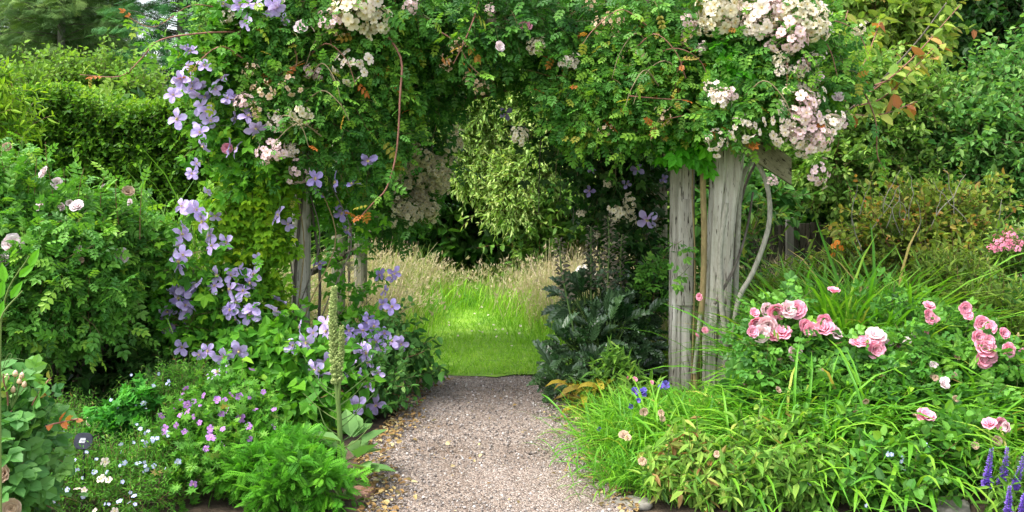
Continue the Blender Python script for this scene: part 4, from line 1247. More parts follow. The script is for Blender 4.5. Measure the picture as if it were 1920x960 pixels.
K = Acc
tree("bush", "loose greyish green bush rising just above the hedge top", "bush", (-9.3, 16, 0), [B(180, 170, 16, 120, 45, .8), B(110, 190, 16, 100, 50, .8), B(260, 190, 16, 90, 40, .8), B(60, 170, 15, 50, 35, .6)], 1100, M_BUSH_G, L_oval, .075, 10, .5, 72, .5, rt=.04, group="bushes behind the hedge")
tree("bush", "yellow green bush with upright shoots at the left end of the hedge", "bush", (-7.6, 12.3, 0), [B(20, 240, 11.8, 60, 45, .5), B(25, 170, 11.8, 22, 50, .3), B(-50, 230, 11.8, 80, 80, .6)], 300, M_HEDGE, L_lance, .11, 10, .32, 73, .72, rt=.03, up=.9, group="bushes behind the hedge")

# trees seen through the arch
tree("willow_leaved_pear", "pale yellow green tree seen through the middle of the arch", "tree", G(1010, 11.9), [B(930, 260, 11.6, 110, 85, .7), B(890, 310, 11.3, 75, 55, .5), B(985, 330, 11.2, 90, 80, .6), B(920, 195, 11.4, 110, 70, .6), B(880, 210, 11.2, 60, 40, .4), B(1020, 270, 11.2, 70, 70, .5), B(850, 215, 11.2, 40, 40, .4), B(980, 215, 11.2, 60, 50, .4), B(965, 390, 11.0, 70, 45, .4), B(1010, 220, 11.8, 80, 80, .7), B(875, 240, 11.6, 60, 60, .6), B(1060, 290, 11.4, 80, 90, .6), B(1100, 340, 11.4, 60, 70, .5)], 6400, M_WILLOW, L_willow, .055, 12, .28, 74, .62, rt=.05, droop=.3, spread=45)
tree("shrub", "mid green shrub beneath the pale tree in the arch opening", "shrub", G(1030, 11.3), [B(1010, 435, 11.0, 55, 45, .4), B(1060, 410, 11.1, 60, 70, .5), B(1090, 330, 11.5, 60, 80, .6), B(990, 460, 10.9, 40, 25, .3), B(1130, 420, 11.2, 60, 80, .5), B(1190, 400, 11.4, 60, 90, .5)], 900, M_TREE_A, L_oval, .08, 10, .32, 75, .42, rt=.04)
tree("tree", "dark leafed tree behind the rambler on the arch's left", "tree", G(760, 15), [B(770, 260, 15, 100, 90, .9), B(720, 330, 15, 90, 90, .9), B(830, 220, 15.5, 80, 70, .8), B(660, 260, 15, 100, 120, .9), B(850, 320, 14.6, 50, 60, .6)], 750, M_TREE_B, L_oval, .13, 10, .45, 76, .40, rt=.08)
seed(77)
h = thing("hedge", "dark shaded hedge closing the meadow behind the arch", "hedge", (-1.5, 12.4, 0))
n = 2600
x = rand(n, -2.9, 5.5)
p0 = np.stack([x, 11.75 + .35 * np.abs(randn(n)), .02 + 2.1 * rand(n)], 1)
d0 = np.array([0, -1, .1]) + .6 * randn(n, 3)
paths = grow(p0, d0, .3, 4, .1, .15)
A = Acc().tubes(paths, .003, 3, 1, .4)
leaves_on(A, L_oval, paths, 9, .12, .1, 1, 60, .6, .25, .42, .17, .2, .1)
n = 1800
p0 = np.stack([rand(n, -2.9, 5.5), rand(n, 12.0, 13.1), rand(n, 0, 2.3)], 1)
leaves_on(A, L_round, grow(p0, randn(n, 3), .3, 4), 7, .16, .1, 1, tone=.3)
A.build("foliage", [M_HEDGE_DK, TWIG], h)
for i in range(2, 10):
    stem(h, limb((-5 + i * 1.1, 12.5, 0), (-5 + i * 1.1, 12.5, 1.9), .06), .03, .01, BARK)

# trees and big shrubs on the right
tree("tree", "fine leaved light green tree just right of the blush rose clusters", "tree", G(1640, 9.6), [B(1640, 250, 9.4, 110, 100, .7), B(1660, 400, 9.0, 100, 60, .5), B(1720, 380, 9.0, 90, 60, .5), B(1590, 170, 9.4, 90, 80, .7), B(1560, 310, 9.2, 90, 70, .6), B(1700, 200, 9.6, 80, 80, .7), B(1650, 360, 9.2, 90, 60, .6), B(1520, 250, 9.6, 70, 90, .6), B(1720, 310, 9.4, 70, 70, .6)], 2100, M_TREE_A, L_oval, .055, 13, .28, 81, .5, rt=.06, spread=55)
tree("tree", "broad leaved blue green tree at the right behind the bronze shrub", "tree", G(1850, 9.4), [B(1830, 250, 9.2, 110, 80, .7), B(1900, 200, 9.4, 90, 80, .7), B(1780, 320, 9.2, 90, 70, .6), B(1880, 330, 9.0, 100, 80, .6), B(1850, 160, 9.5, 60, 50, .5), B(1960, 280, 9.4, 90, 120, .6), B(1930, 120, 9.6, 50, 45, .4), B(1870, 130, 9.6, 40, 40, .3)], 1900, M_TREE_B, L_oval, .062, 11, .28, 82, .55, rt=.06)
tree("tree", "bright lime tree with reddish young shoots at the top right", "tree", G(1640, 11.5), [B(1620, 50, 11, 120, 90, .9), B(1700, 60, 11, 90, 80, .8), B(1560, 20, 11.2, 100, 80, .8), B(1640, -40, 11.2, 150, 70, .9), B(1590, 120, 11, 90, 60, .8)], 900, M_BRIGHT, L_oval, .095, 10, .36, 83, .42, rt=.07, tip=.25, droop=.2)
tree("tree", "dark evergreen tree in the top right corner", "tree", G(1880, 16), [B(1860, 60, 15.5, 90, 90, 1.1), B(1930, 120, 15.5, 90, 110, 1.1), B(1800, 30, 16, 80, 60, 1), B(1900, -20, 15.5, 140, 80, 1.2), B(2000, 60, 15.5, 120, 150, 1.2), B(1870, 170, 15.5, 80, 60, 1.0), B(1780, 110, 16, 60, 60, 1.0)], 1500, M_TREE_D, L_oval, .15, 10, .5, 84, .45, rt=.12)
tree("tree", "tall dark tree filling the gap behind the lime tree", "tree", G(1600, 18), [B(1560, 60, 18, 170, 140, 1.5), B(1720, 80, 18, 130, 140, 1.5), B(1600, 220, 17.5, 160, 110, 1.4), B(1760, 230, 17.5, 120, 110, 1.4), B(1480, 200, 17.5, 100, 120, 1.2)], 1000, M_TREE_B, L_oval, .17, 10, .6, 85, .35, rt=.12)
tree("shrub", "deep green shrub in shade behind the fence", "shrub", G(1480, 10.4), [B(1470, 400, 10.2, 70, 50, .5), B(1550, 400, 10, 80, 50, .5), B(1430, 330, 10.4, 60, 70, .5), B(1620, 420, 9.8, 70, 50, .5), B(1460, 470, 10.4, 70, 50, .5)], 520, M_TREE_D, L_oval, .10, 9, .32, 86, .55, rt=.03)
tree("shrub", "leafy shrub right behind the stout split log post", "shrub", G(1400, 9.0), [B(1345, 430, 8.9, 40, 80, .4), B(1420, 380, 9, 40, 60, .4), B(1340, 560, 8.8, 40, 60, .4), B(1390, 540, 8.8, 25, 60, .3)], 300, M_TREE_B, L_oval, .08, 9, .28, 87, .45, rt=.03)

# long shoot with big orange green leaves, top right
seed(88)
t = thing("cherry_tree", "sapling stretching a long bough of orange tinted leaves across the top right", "tree", G(1375, 7.6))
stem(t, smooth_path([G(1375, 7.6), P(1380, 420, 7.6), P(1440, 275, 7.4), P(1580, 215, 7.3), P(1700, 100, 7.3), P(1775, 5, 7.3)], 30), .015, .005, BARK, "trunk", 7)
for pts in ([(1620, 182), (1700, 120), (1800, 10)], [(1640, 160), (1720, 130), (1770, 80)], [(1600, 200), (1660, 180), (1750, 90)], [(1560, 235), (1620, 120), (1650, 40)], [(1580, 215), (1650, 215), (1720, 190)], [(1540, 260), (1560, 120), (1590, 20)]):
    q = smooth_path([P(a, b, 7.2 + .15 * randn(1)[0]) for a, b in pts], 12)
    stem(t, q, .007, .003, CANE, "branch", 5)
    A = Acc()
    leaves_on(A, L_oval, q[None], 26, .10, .1, 1.0, 65, .8, .3, .58, .15, .34, hang=.5, face=(0, -.4, 0))
    A.build("leaves", [M_BRIGHT], t)

# fence
seed(91)
FENCE = wood_mat("stained_fence_wood", (.03, .028, .022), (.07, .065, .052), (.12, .11, .09))
fx0, fx1, fy = (1395 - 960) * 9.3 / FOC, (1640 - 960) * 9.3 / FOC, 9.3
f = thing("fence", "dark stained wooden fence panel between the posts and the bronze shrub", "fence", (fx0, fy, 0))


def boxes(A, x0, x1, y0, y1, z0, z1, tone=.5):
    v = [(x, y, z) for z in (z0, z1) for y in (y0, y1) for x in (x0, x1)]
    A.raw(v, [(0, 2, 3, 1), (4, 5, 7, 6), (0, 1, 5, 4), (2, 6, 7, 3), (0, 4, 6, 2), (1, 3, 7, 5)], 0, tone)
    return A


A = Acc()
x = fx0
while x < fx1:
    w_ = .085 + .01 * rand(1)[0]
    boxes(A, x, x + w_, fy - .01, fy + .008, .05, .86 + .015 * randn(1)[0])
    x += w_ + .012
A.build("slats", FENCE, f)
for z in (.25, .72):
    boxes(Acc(), fx0 - .05, fx1 + .05, fy + .0105, fy + .05, z, z + .07).build("rail", FENCE, f)
for px in (1478, 1600):
    c = (px - 960) * fy / FOC
    boxes(Acc(), c - .03, c + .03, fy - .075, fy - .0125, 0, .93).build("post", plain_mat("fence_post_wood", (.12, .115, .10), (.28, .27, .24), 20, .9, (1, 1, .1)), f)

# ================================================================== LEFT BORDER
def plant(name, label, cat, base, s, group=None):
    seed(s)
    return thing(name, label, cat, base, group)


def stems_to(t, base, blobs, k, r0, r1, mat, spread=.1):
    for i in range(k):
        b = blobs[i % len(blobs)]
        a = np.asarray(base) + np.array([spread * randn(1)[0], spread * randn(1)[0], 0])
        a[2] = -.03
        stem(t, limb(a, b[0] + .4 * b[1] * randn(3), .12), r0, r1, mat, "stem", 5)


# shrub rose
t = plant("shrub_rose", "large arching shrub rose with a few pale pink blooms at the left", "rose bush", G(110, 6.3), 101)
bl = [B(70, 440, 5.9, 110, 75, .5), B(200, 445, 6.0, 90, 55, .45), B(20, 365, 6.0, 70, 60, .5), B(130, 500, 5.7, 110, 70, .5), B(205, 480, 5.9, 70, 60, .45), B(30, 520, 5.6, 90, 80, .5), B(160, 570, 5.7, 110, 40, .45), B(-40, 440, 5.8, 100, 130, .5), B(255, 440, 6.1, 35, 45, .3),
      B(190, 545, 5.9, 55, 50, .4), B(60, 600, 5.6, 70, 40, .4)]
foliage(t, bl, 1900, .2, L_rose, .086, 7, [M_ROSE_L, TWIG], .48, .14, .12, .2, .5, (.4, 1.0), .0022, hang=.12, shoot=.10)
stems_to(t, G(110, 6.3), bl, 14, .011, .005, BARK, .14)
A = Acc()      # upright young shoots
p = np.stack([P(px, 380 + 0 * px, 5.75) for px in (18, 60, 100, 140, 185, 225, 262)])
p[:, 2] = [1.52, 1.42, 1.50, 1.38, 1.34, 1.30, 1.28]
pts = grow(p - [0, 0, .22], np.array([[.1, -.15, 1]] * 7) + .15 * randn(7, 3), .34, 6, .03, .06)
A.tubes(pts, .003 * np.linspace(1, .5, 6)[None], 4, 1, .9)
leaves_on(A, L_rose, pts, 9, .09, .1, 1, 55, .6, .2, .55, .1, .2)
A.build("leaves", [M_ROSE_L, TWIG], t)
for px, py, r, k in ((87, 325, 12, 0), (80, 386, 12, 0), (118, 387, 8, 0), (145, 390, 13, 0), (25, 461, 18, 0), (150, 470, 9, 0), (228, 478, 15, 0), (132, 380, 7, 0), (240, 361, 11, 1), (108, 343, 10, 0), (195, 350, 5, 0), (15, 275, 8, 1), (245, 380, 6, 0), (5, 490, 12, 0), (150, 490, 7, 1)):
    put(BLOOM_FADE if k else BLOOM_PALE, "bloom", t, P(px, py, 5.3), 1.2 * r * 5.3 / FOC, .4, (0, -1, .5))
# dark low branches and shade plants under it
t = plant("shade_plant", "dark leafy undergrowth in the shade beneath the shrub rose", "undergrowth", G(200, 6.4), 102)
bl = [B(220, 650, 6.5, 90, 70, .3), B(120, 690, 6.4, 90, 60, .3), B(260, 590, 6.8, 60, 70, .3), B(300, 650, 6.6, 50, 60, .3), B(180, 740, 6.1, 60, 35, .25), B(30, 680, 6.2, 90, 60, .3)]
foliage(t, bl, 420, .2, L_oval, .075, 7, [M_TREE_D, TWIG], .55, .15, .1, .3)
stems_to(t, G(200, 6.4), bl, 6, .006, .003, BARK, .2)
t = plant("meadow_rue", "airy light green foliage plant between the shrub rose and the clematis", "perennial", G(300, 6.9), 103)
bl = [B(260, 540, 6.6, 50, 70, .25), B(300, 570, 6.7, 50, 60, .25), B(310, 640, 6.5, 60, 50, .25), B(280, 700, 6.3, 60, 40, .25), B(360, 700, 6.2, 60, 40, .25)]
foliage(t, bl, 520, .18, L_ternate, .06, 7, [M_TREE_B, TWIG], .50, .15, .1, .5)
stems_to(t, G(300, 6.9), bl, 6, .005, .003, TANSTEM, .15)


def grass_clump(label, px, Y, h, n, spread, T, mat, s, tone=.45, lean=.45, tvar=.18, hv=.25, cat="grass", name="grass_clump", group=None, dx=0.0, tips=0):
    seed(s)
    c = G(px, Y)
    t = thing(name, label, cat, c, group)
    p = c + np.stack([spread * randn(n), spread * randn(n), 0 * randn(n)], 1)
    d = unit(UP + np.stack([lean * randn(n) + dx, lean * randn(n) - .08, 0 * randn(n)], 1) + (p - c) * 1.2)
    A = Acc()
    nrm = UP * .2 - d * [1, 1, 0] * -1.0 + .3 * randn(n, 3)
    A.inst(T, p, d, -nrm * [1, 1, 0] + UP * .6, h * np.clip(1 + hv * randn(n), .35, 1.6), np.clip(tone + tvar * randn(n) + .25 * (rand(n) < .06), 0, 1))
    LEAVES.append(p + d * (.55 * h)); LEAVES.append(p + d * (.8 * h))
    A.build("leaves", [mat], t)
    return t


grass_clump("fountain of fine grassy leaves behind the lavender clematis", 325, 7.3, 1.15, 900, .15, T_blade(.0045, .55, 6), M_GRASSFINE, 104, .5, .28, cat="ornamental grass")
grass_clump("shorter fine grass at the foot of the clematis", 400, 6.8, .8, 450, .14, T_blade(.005, .6, 5), M_GRASSFINE, 105, .42, .35, cat="ornamental grass")

# leafy base of the clematis
t = plant("clematis", "broad leaved low climber massed at the foot of the arch's left post", "clematis", G(545, 6.1), 106)
bl = [B(560, 690, 5.8, 80, 50, .25), B(500, 670, 5.9, 70, 50, .25), B(580, 760, 5.6, 60, 60, .22), B(640, 720, 5.8, 50, 50, .2), B(440, 690, 5.8, 60, 40, .2), B(530, 640, 6.0, 60, 40, .2), B(500, 740, 5.7, 60, 50, .2)]
foliage(t, bl, 420, .15, L_heart, .062, 7, [M_CLEM, TWIG], .40, .12, .1, .3, .5, hang=.3, face=(0, -.4, 0), w=[1, .8, .9, .6, .6, .5, .6])
stems_to(t, G(545, 6.1), bl, 7, .006, .003, TANSTEM, .1)

# shrub at the path's left edge
t = plant("shrub", "small leaved shrub leaning over the path's left edge", "shrub", G(735, 6.25), 107)
bl = [B(695, 720, 6.1, 65, 60, .3), B(715, 700, 6.2, 40, 55, .22), B(690, 800, 5.8, 45, 45, .2), B(708, 775, 5.95, 34, 36, .18), B(680, 670, 6.3, 65, 50, .25), B(728, 640, 6.4, 26, 30, .15), B(710, 650, 6.4, 45, 40, .2)]
foliage(t, bl, 560, .17, L_oval, .042, 11, [M_TREE_B, TWIG], .42, .25, .08, .5, .45, w=[1, .6, .7, .5, .8, .25, .5])
stems_to(t, G(735, 6.25), bl, 8, .006, .003, BARK, .12)
t = plant("honeysuckle", "leafy shoots with pointed leaves at the far left corner of the gravel", "shrub", G(800, 6.7), 108)
bl = [B(760, 660, 6.5, 18, 25, .1), B(785, 690, 6.5, 10, 20, .06), B(750, 730, 6.45, 14, 25, .1), B(742, 690, 6.5, 20, 40, .12)]
foliage(t, bl, 60, .2, L_oval, .065, 7, [M_TREE_B, TWIG], .45, .1, .1, .6, .4, hang=.35)
stems_to(t, G(795, 6.7), bl, 4, .004, .002, TANSTEM, .06)

# mullein
t = plant("mullein", "tall mullein spike going to seed with bare side stalks by the path", "mullein", G(637, 4.85), 109)
main = smooth_path([G(637, 4.85), P(637, 800, 4.85), P(629, 700, 4.85), P(624, 600, 4.85), P(627, 538, 4.85)], 30)
stem(t, main, .014, .007, GREENSTEM, "stem", 8)


def spike(t, path, n, r0, r1, bud, mat, name, T=BUD, outw=.6, tone=.5):
    pos, tan, tt = along_paths(np.asarray(path)[None], n, 0, 1)
    az = np.arange(n) * 2.4
    ref = np.array([1.0, 0, 0]); bb = np.cross(tan, ref)
    rad = np.cos(az)[:, None] * ref + np.sin(az)[:, None] * bb
    rr = (r0 + (r1 - r0) * tt)[:, None]
    A = Acc().inst(T, pos + rad * rr * .3, rad + tan * outw + .15 * randn(n, 3), tan + .2 * randn(n, 3), bud * rr[:, 0] * (1 + .2 * randn(n)), np.clip(tone + .2 * randn(n), 0, 1))
    return A.build(name, mat, t)


spike(t, main[13:], 480, .023, .013, 1.0, M_VERB, "flower_spike")
side = smooth_path([main[10], P(640, 660, 4.83), P(641, 612, 4.82)], 14)
stem(t, side, .008, .006, GREENSTEM, "stem", 6)
spike(t, side[3:], 150, .017, .011, 1.0, M_VERB, "flower_spike")
for k in range(16):
    z = main[2 + int(k * .75)]
    sg = 1 if k % 2 else -1
    q = smooth_path([z, z + [sg * (.05 + .04 * rand(1)[0]), -.02 * randn(1)[0], .05], z + [sg * (.10 + .08 * rand(1)[0]), .03 * randn(1)[0], .12 + .05 * rand(1)[0]]], 8)
    stem(t, q, .0035, .0015, GREENSTEM, "side_stalk", 4)
A = Acc()
c = G(660, 4.8)
az = rand(16, 0, 6.28)
A.inst(T_leaf(.26, .3, -.25), c + np.stack([.05 * np.cos(az), .05 * np.sin(az), .06 + .14 * rand(16)], 1), np.stack([np.cos(az), np.sin(az), .45 + .3 * randn(16)], 1), UP, .15 + .07 * rand(16), rand(16))
A.build("leaves", [M_GREY], t)

# ferny plant in the front
t = plant("jacobs_ladder", "bright green ferny leaved plant in front of the mullein", "perennial", G(560, 4.65), 110)
bl = [B(560, 880, 4.55, 70, 40, .18), B(610, 910, 4.5, 50, 30, .15), B(490, 880, 4.6, 50, 40, .18), B(560, 850, 4.75, 60, 35, .18), B(520, 920, 4.45, 60, 25, .15), B(450, 900, 4.55, 40, 30, .15), B(640, 930, 4.45, 26, 16, .1), B(500, 830, 4.9, 50, 35, .15)]
foliage(t, bl, 560, .085, L_fern, .060, 5, [M_FERN, GREENSTEM], .45, .15, .2, .9, .4, (.2, .9), .002, spread=50, hang=.15, t0=.1)
stems_to(t, G(560, 4.65), bl, 8, .004, .003, GREENSTEM, .06)

# hardy geranium
t = plant("hardy_geranium", "mound of hardy geranium dotted with mauve flowers left of the ferny plant", "geranium", G(410, 5.0), 111)
bl = [B(400, 800, 4.9, 90, 50, .25), B(340, 840, 4.75, 60, 40, .2), B(470, 790, 5.0, 60, 50, .2), B(420, 740, 5.2, 80, 35, .2), B(380, 880, 4.6, 80, 40, .2), B(330, 920, 4.5, 60, 30, .15), B(430, 850, 4.7, 60, 40, .18)]
foliage(t, bl, 620, .11, L_geran, .026, 7, [M_COVER, TWIG], .48, .15, .05, .6, .5, (.3, 1.0), .0013)
stems_to(t, G(410, 5.0), bl, 6, .003, .002, GREENSTEM, .1)
for s in "350 740,345 755,352 765,358 772,360 785,330 795,312 810,372 795,395 808,420 745,432 742,448 742,465 745,410 770,415 775,395 820,392 812,412 800,418 833,385 845,362 905,450 780,468 798,472 820,480 770,520 770,515 795,495 735,370 760,335 780,405 745,340 812,480 690,300 800,380 740,365 748,430 770,326 760,345 730,302 780".split(","):
    px, py = map(float, s.split())
    put(FL_GERAN, "flower", t, P(px + 3 * randn(1)[0], py + 3 * randn(1)[0], 4.62 if py > 770 else 4.85), .017 * (1 + .2 * randn(1)[0]), .6, (0, -1, .6))

# columbine
t = plant("columbine", "clump of bright green columbine leaves above the plant label", "columbine", G(235, 5.2), 112)
bl = [B(250, 770, 5.15, 45, 25, .15), B(200, 800, 5.05, 30, 25, .12), B(210, 825, 5.0, 25, 20, .1), B(275, 765, 5.2, 25, 18, .1), B(240, 800, 5.1, 40, 25, .12)]
foliage(t, bl, 130, .10, L_palm, .034, 6, [M_AQUI, GREENSTEM], .5, .1, .05, .9, .4, (.2, 1.0), .0014, lup=1.0)
stems_to(t, G(235, 5.2), bl, 5, .003, .002, GREENSTEM, .04)

# lobelia and other ground cover
t = plant("trailing_lobelia", "sprawling ground cover sprinkled with tiny pale blue flowers in the lower left", "lobelia", G(220, 4.7), 113)
bl = [B(150, 900, 4.55, 110, 35, .25), B(250, 870, 4.6, 110, 45, .25), B(120, 850, 4.75, 90, 35, .25), B(230, 930, 4.4, 120, 30, .2), B(300, 830, 4.8, 50, 40, .2), B(60, 930, 4.4, 90, 30, .25), B(280, 760, 5.3, 70, 40, .25), B(340, 720, 5.5, 70, 30, .25), B(120, 790, 5.2, 90, 30, .3), B(30, 840, 4.8, 60, 40, .25)]
foliage(t, bl, 2000, .11, L_lance, .022, 10, [M_COVER, TWIG], .45, .15, .03, .7, .6, (.2, 1.05), .0011)
stems_to(t, G(220, 4.7), bl, 6, .003, .002, GREENSTEM, .2)
for k in range(96):
    b = bl[rng.choice(10, p=[.14, .2, .14, .1, .12, .05, .1, .06, .06, .03])]
    u = randn(3) * .45
    q = b[0] + b[1] * np.array([u[0], -.8, .25 + abs(u[2])])
    put(FL_LOB, "flower", t, q, .0095 * (1 + .25 * randn(1)[0]), .7, (0, -1, .6))
t = plant("white_flower", "low plant with a few open white petals in the ground cover", "flower", G(190, 4.5), 114)
bl = [B(190, 900, 4.5, 30, 15, .08)]
foliage(t, bl, 25, .10, L_oval, .03, 5, [M_COVER, TWIG], .5)
for px, py, r in ((190, 898, 9), (204, 900, 7), (197, 866, 9), (145, 917, 7), (158, 919, 6), (95, 875, 6), (215, 958, 7), (178, 958, 6)):
    put(FL_WHITE, "flower", t, P(px, py, 4.3), r * 4.3 / FOC, .5, (0, -1, .8))
t = plant("toadflax", "little pale yellow flower spike rising behind the plant label", "flower", G(164, 5.0), 115)
q = smooth_path([G(166, 5.0), P(168, 820, 5.0), P(163, 783, 5.0)], 12)
stem(t, q, .002, .0015, GREENSTEM)
spike(t, q[5:], 40, .010, .006, 1.1, PT_CREAM, "flower_spike")

# plant label
seed(116)
t = thing("plant_label", "small black plant label with white print on a stake in the ground cover", "plant label", G(156, 4.5))
c = P(156, 827, 4.48)
BLK = plain_mat("black_plastic", (.022, .024, .035), (.045, .048, .065), 20, .7, bump=.05, spec=.15)
WHT = plain_mat("white_print", (.55, .57, .62), (.7, .7, .72), 20, .6, bump=0)
A = Acc()
th = np.arange(20) * 2 * math.pi / 20
rx_, ry_ = .040 * (np.abs(np.cos(th)) ** 3 + np.abs(np.sin(th)) ** 3) ** (-1 / 3) * np.cos(th), .036 * (np.abs(np.cos(th)) ** 3 + np.abs(np.sin(th)) ** 3) ** (-1 / 3) * np.sin(th)
V_ = np.concatenate([np.stack([rx_, ry_, 0 * th - .0025], 1), np.stack([rx_ * .96, ry_ * .96, 0 * th + .0025], 1), [[0, 0, -.0025], [0, 0, .0025]]])
k_ = np.arange(20); kn_ = (k_ + 1) % 20
A.raw(V_, np.concatenate([np.stack([k_, kn_, kn_ + 20, k_ + 20], 1), np.stack([0 * k_ + 41, k_ + 20, kn_ + 20, 0 * k_ - 1], 1), np.stack([0 * k_ + 40, kn_, k_, 0 * k_ - 1], 1)]))
o = A.build("face", BLK, t, (0, 0, 0)); o.matrix_local = Matrix.Translation(Vector(c) - t.location) @ Matrix.Rotation(math.radians(70), 4, 'X') @ Matrix.Rotation(.12, 4, 'Y')
pr = Acc()
for i, (x0, x1, y0, y1) in enumerate([(-.012, .010, .010, .0125), (-.014, .010, .004, .0075), (-.016, -.006, -.008, .002), (-.004, .010, -.002, .001), (-.004, .008, -.008, -.0052)]):
    boxes(pr, x0, x1, y0, y1, .0027, .0035)
pp = pr.build("lettering", WHT, None, (0, 0, 0)); pp.parent = o
stem(t, [tuple(G(156, 4.45)), tuple(c + [0, .01, -.004])], .006, .006, BLK, "stake", 4)

# foreground rose with bluish leaves, left corner
t = plant("rose_bush", "blue green rose bush with orange tinted young leaves and buds in the near left corner", "rose bush", G(20, 3.8), 117)
bl = [B(10, 835, 3.55, 45, 50, .14), B(-10, 910, 3.4, 60, 45, .14), B(0, 780, 3.6, 40, 35, .12), B(25, 905, 3.5, 40, 40, .12), B(-60, 850, 3.5, 70, 100, .2), B(25, 805, 3.6, 40, 30, .1)]
foliage(t, bl, 230, .13, L_bigrose, .092, 4, [M_ROSE_B, CANE], .42, .16, .08, .4, .5, (.3, 1.0), .003, hang=.3, face=(0, -.3, 0))
stems_to(t, G(20, 3.8), bl, 6, .006, .004, CANE, .08)
A = Acc()
q = grow(np.stack([P(15, 760, 3.5), P(60, 760, 3.55), P(85, 800, 3.5)]), [[0, -.1, 1], [.4, -.1, .7], [.9, 0, .3]], .12, 5)
A.tubes(q, .003, 4, 1)
leaves_on(A, L_oval, q, 7, .042, .1, 1, 60, .5, .2, .93, .06)
A.build("leaves", [M_ROSE_B, CANE], t)
for px, py in ((12, 715), (28, 708), (36, 722), (45, 728), (24, 738), (40, 712), (10, 840)):
    q = smooth_path([P(22, 765, 3.5), P(.5 * (22 + px), 745, 3.5), P(px, py, 3.5)], 8)
    stem(t, q, .0018, .0015, GREENSTEM, "bud_stalk", 4)
    A = Acc().inst(T_bud(6, .33), P(px, py, 3.5), (.1, 0, 1), (1, 0, 0), .028)
    A.build("bud", PT_PEACH, t, smooth=True)
for px, py, r in ((10, 888, 18), (20, 955, 22)):
    put([BLOOM_FADE[0]], "bloom", t, P(px, py, 3.2), r * 3.2 / FOC, .3)
t = plant("sweet_pea", "blurry pale green tendrilled plant cut by the left edge", "perennial", G(8, 3.1), 118)
A = Acc()
q = smooth_path([G(5, 3.1), P(0, 700, 3.1), P(10, 560, 3.05), P(55, 480, 3.0)], 16)
stem(t, q, .004, .002, GREENSTEM)
stem(t, smooth_path([G(0, 3.1), P(-10, 700, 3.05), P(0, 600, 3.0), P(42, 545, 3.0)], 16), .004, .002, GREENSTEM)
A.inst(T_leaf(.2, .3, -.15), np.stack([P(0, 560, 3.0), P(20, 560, 3.0), P(35, 520, 3.0), P(-5, 600, 3.0), P(55, 500, 3.0), P(10, 530, 3.0)]), [[.2, -.1, 1], [.5, 0, .8], [.8, 0, .7], [.3, 0, 1], [.5, 0, 1], [-.2, 0, 1]], [[.3, -1, .3]] * 6, .06, .6 + .2 * rand(6))
A.build("leaves", [M_FERN], t)
for a in ([(5, 690), (15, 665), (22, 668), (0, 700)], [(2, 705), (30, 702), (42, 705), (40, 712)], [(0, 678), (25, 672), (45, 675)]):
    stem(t, smooth_path([P(x_, y_, 3.1) for x_, y_ in a], 14), .0012, .0008, GREENSTEM, "tendril", 4)

# ================================================================== RIGHT BORDER
# acanthus by the right foot of the arch
t = plant("bears_breeches", "dark glossy acanthus with purplish flower spikes inside the arch's right foot", "acanthus", G(1130, 6.9), 131)
n = 430
bl = [B(1080, 660, 6.55, 70, 55, .25), B(1140, 620, 6.8, 80, 60, .3), B(1050, 720, 6.4, 45, 40, .15), B(1190, 640, 6.9, 60, 70, .25), B(1110, 710, 6.4, 60, 35, .2), B(1100, 560, 7.0, 60, 40, .25), B(1210, 560, 7.2, 40, 60, .25), B(1180, 700, 6.7, 50, 40, .2)]
p, d = blob_starts(bl, n, (.0, .75), .35, .4, .65)
A = Acc().inst(L_acanthus, p, d, UP + [0, -.35, 0] + .25 * randn(len(p), 3), .165 * (1 + .22 * randn(len(p))), np.clip(.45 + .2 * randn(len(p)), 0, 1))
q = np.linspace(0, 1, 6)[None, :, None]
base = G(1130, 6.9) + .12 * randn(len(p), 3) * [1, 1, 0]
A.tubes(base[:, None] * (1 - q) + p[:, None] * q, .005, 4, 1, .3)
A.build("foliage", [M_ACAN, GREENSTEM], t)
BR = Acc().raw([(0, 0, 0), (.5, -.3, .12), (1, -.05, -.12), (1.0, .05, -.12), (.5, .3, .12), (.55, 0, .34)], [(0, 1, 5), (1, 2, 5), (2, 3, 5), (3, 4, 5), (4, 0, 5)]).template()
for pts, Y, nb in (([(1075, 620), (1063, 560), (1052, 500), (1049, 448)], 6.6, 60), ([(1110, 620), (1108, 540), (1108, 480), (1108, 425)], 6.8, 70), ([(1140, 640), (1139, 540), (1142, 460), (1140, 405)], 6.7, 80), ([(1160, 640), (1165, 560), (1163, 500), (1166, 440)], 7.0, 60), ([(1125, 640), (1126, 560), (1124, 470)], 7.1, 50)):
    q = smooth_path([G(pts[0][0] + 10, Y)] + [P(a, b, Y) for a, b in pts], 30)
    stem(t, q, .008, .004, GREENSTEM, "flower_stalk", 5)
    spike(t, q[14:], nb, .052, .035, .95, [M_BRACT], "flower_spike", BR, .35, .5)

t = plant("plantain_lily", "withering yellow and brown leaves of a low plant at the acanthus foot", "perennial", G(1105, 6.2), 132)
c = G(1108, 6.15)
n = 34
p = c + .07 * randn(n, 3) * [1, 1, 0] + np.array([0, 0, .16]) * rand(n)[:, None]
A = Acc().inst(T_blade(.10, 1.1, 5), p, unit(UP * .7 + randn(n, 3) * [1, .8, .2]), randn(n, 3) * .3 + UP, .20 * (1 + .25 * randn(n)), rand(n))
A.build("leaves", [M_YEL], t)
t = plant("wallflower", "grey green leafy plant between the acanthus and the squared post", "perennial", G(1160, 6.3), 133)
bl = [B(1150, 700, 6.2, 35, 25, .12), B(1130, 730, 6.15, 25, 20, .1), B(1180, 740, 6.2, 30, 20, .1)]
foliage(t, bl, 80, .12, L_lance, .075, 7, [M_SAGE, GREENSTEM], .28, .1, .1, .8)
stems_to(t, G(1160, 6.3), bl, 3, .004, .003, GREENSTEM, .04)
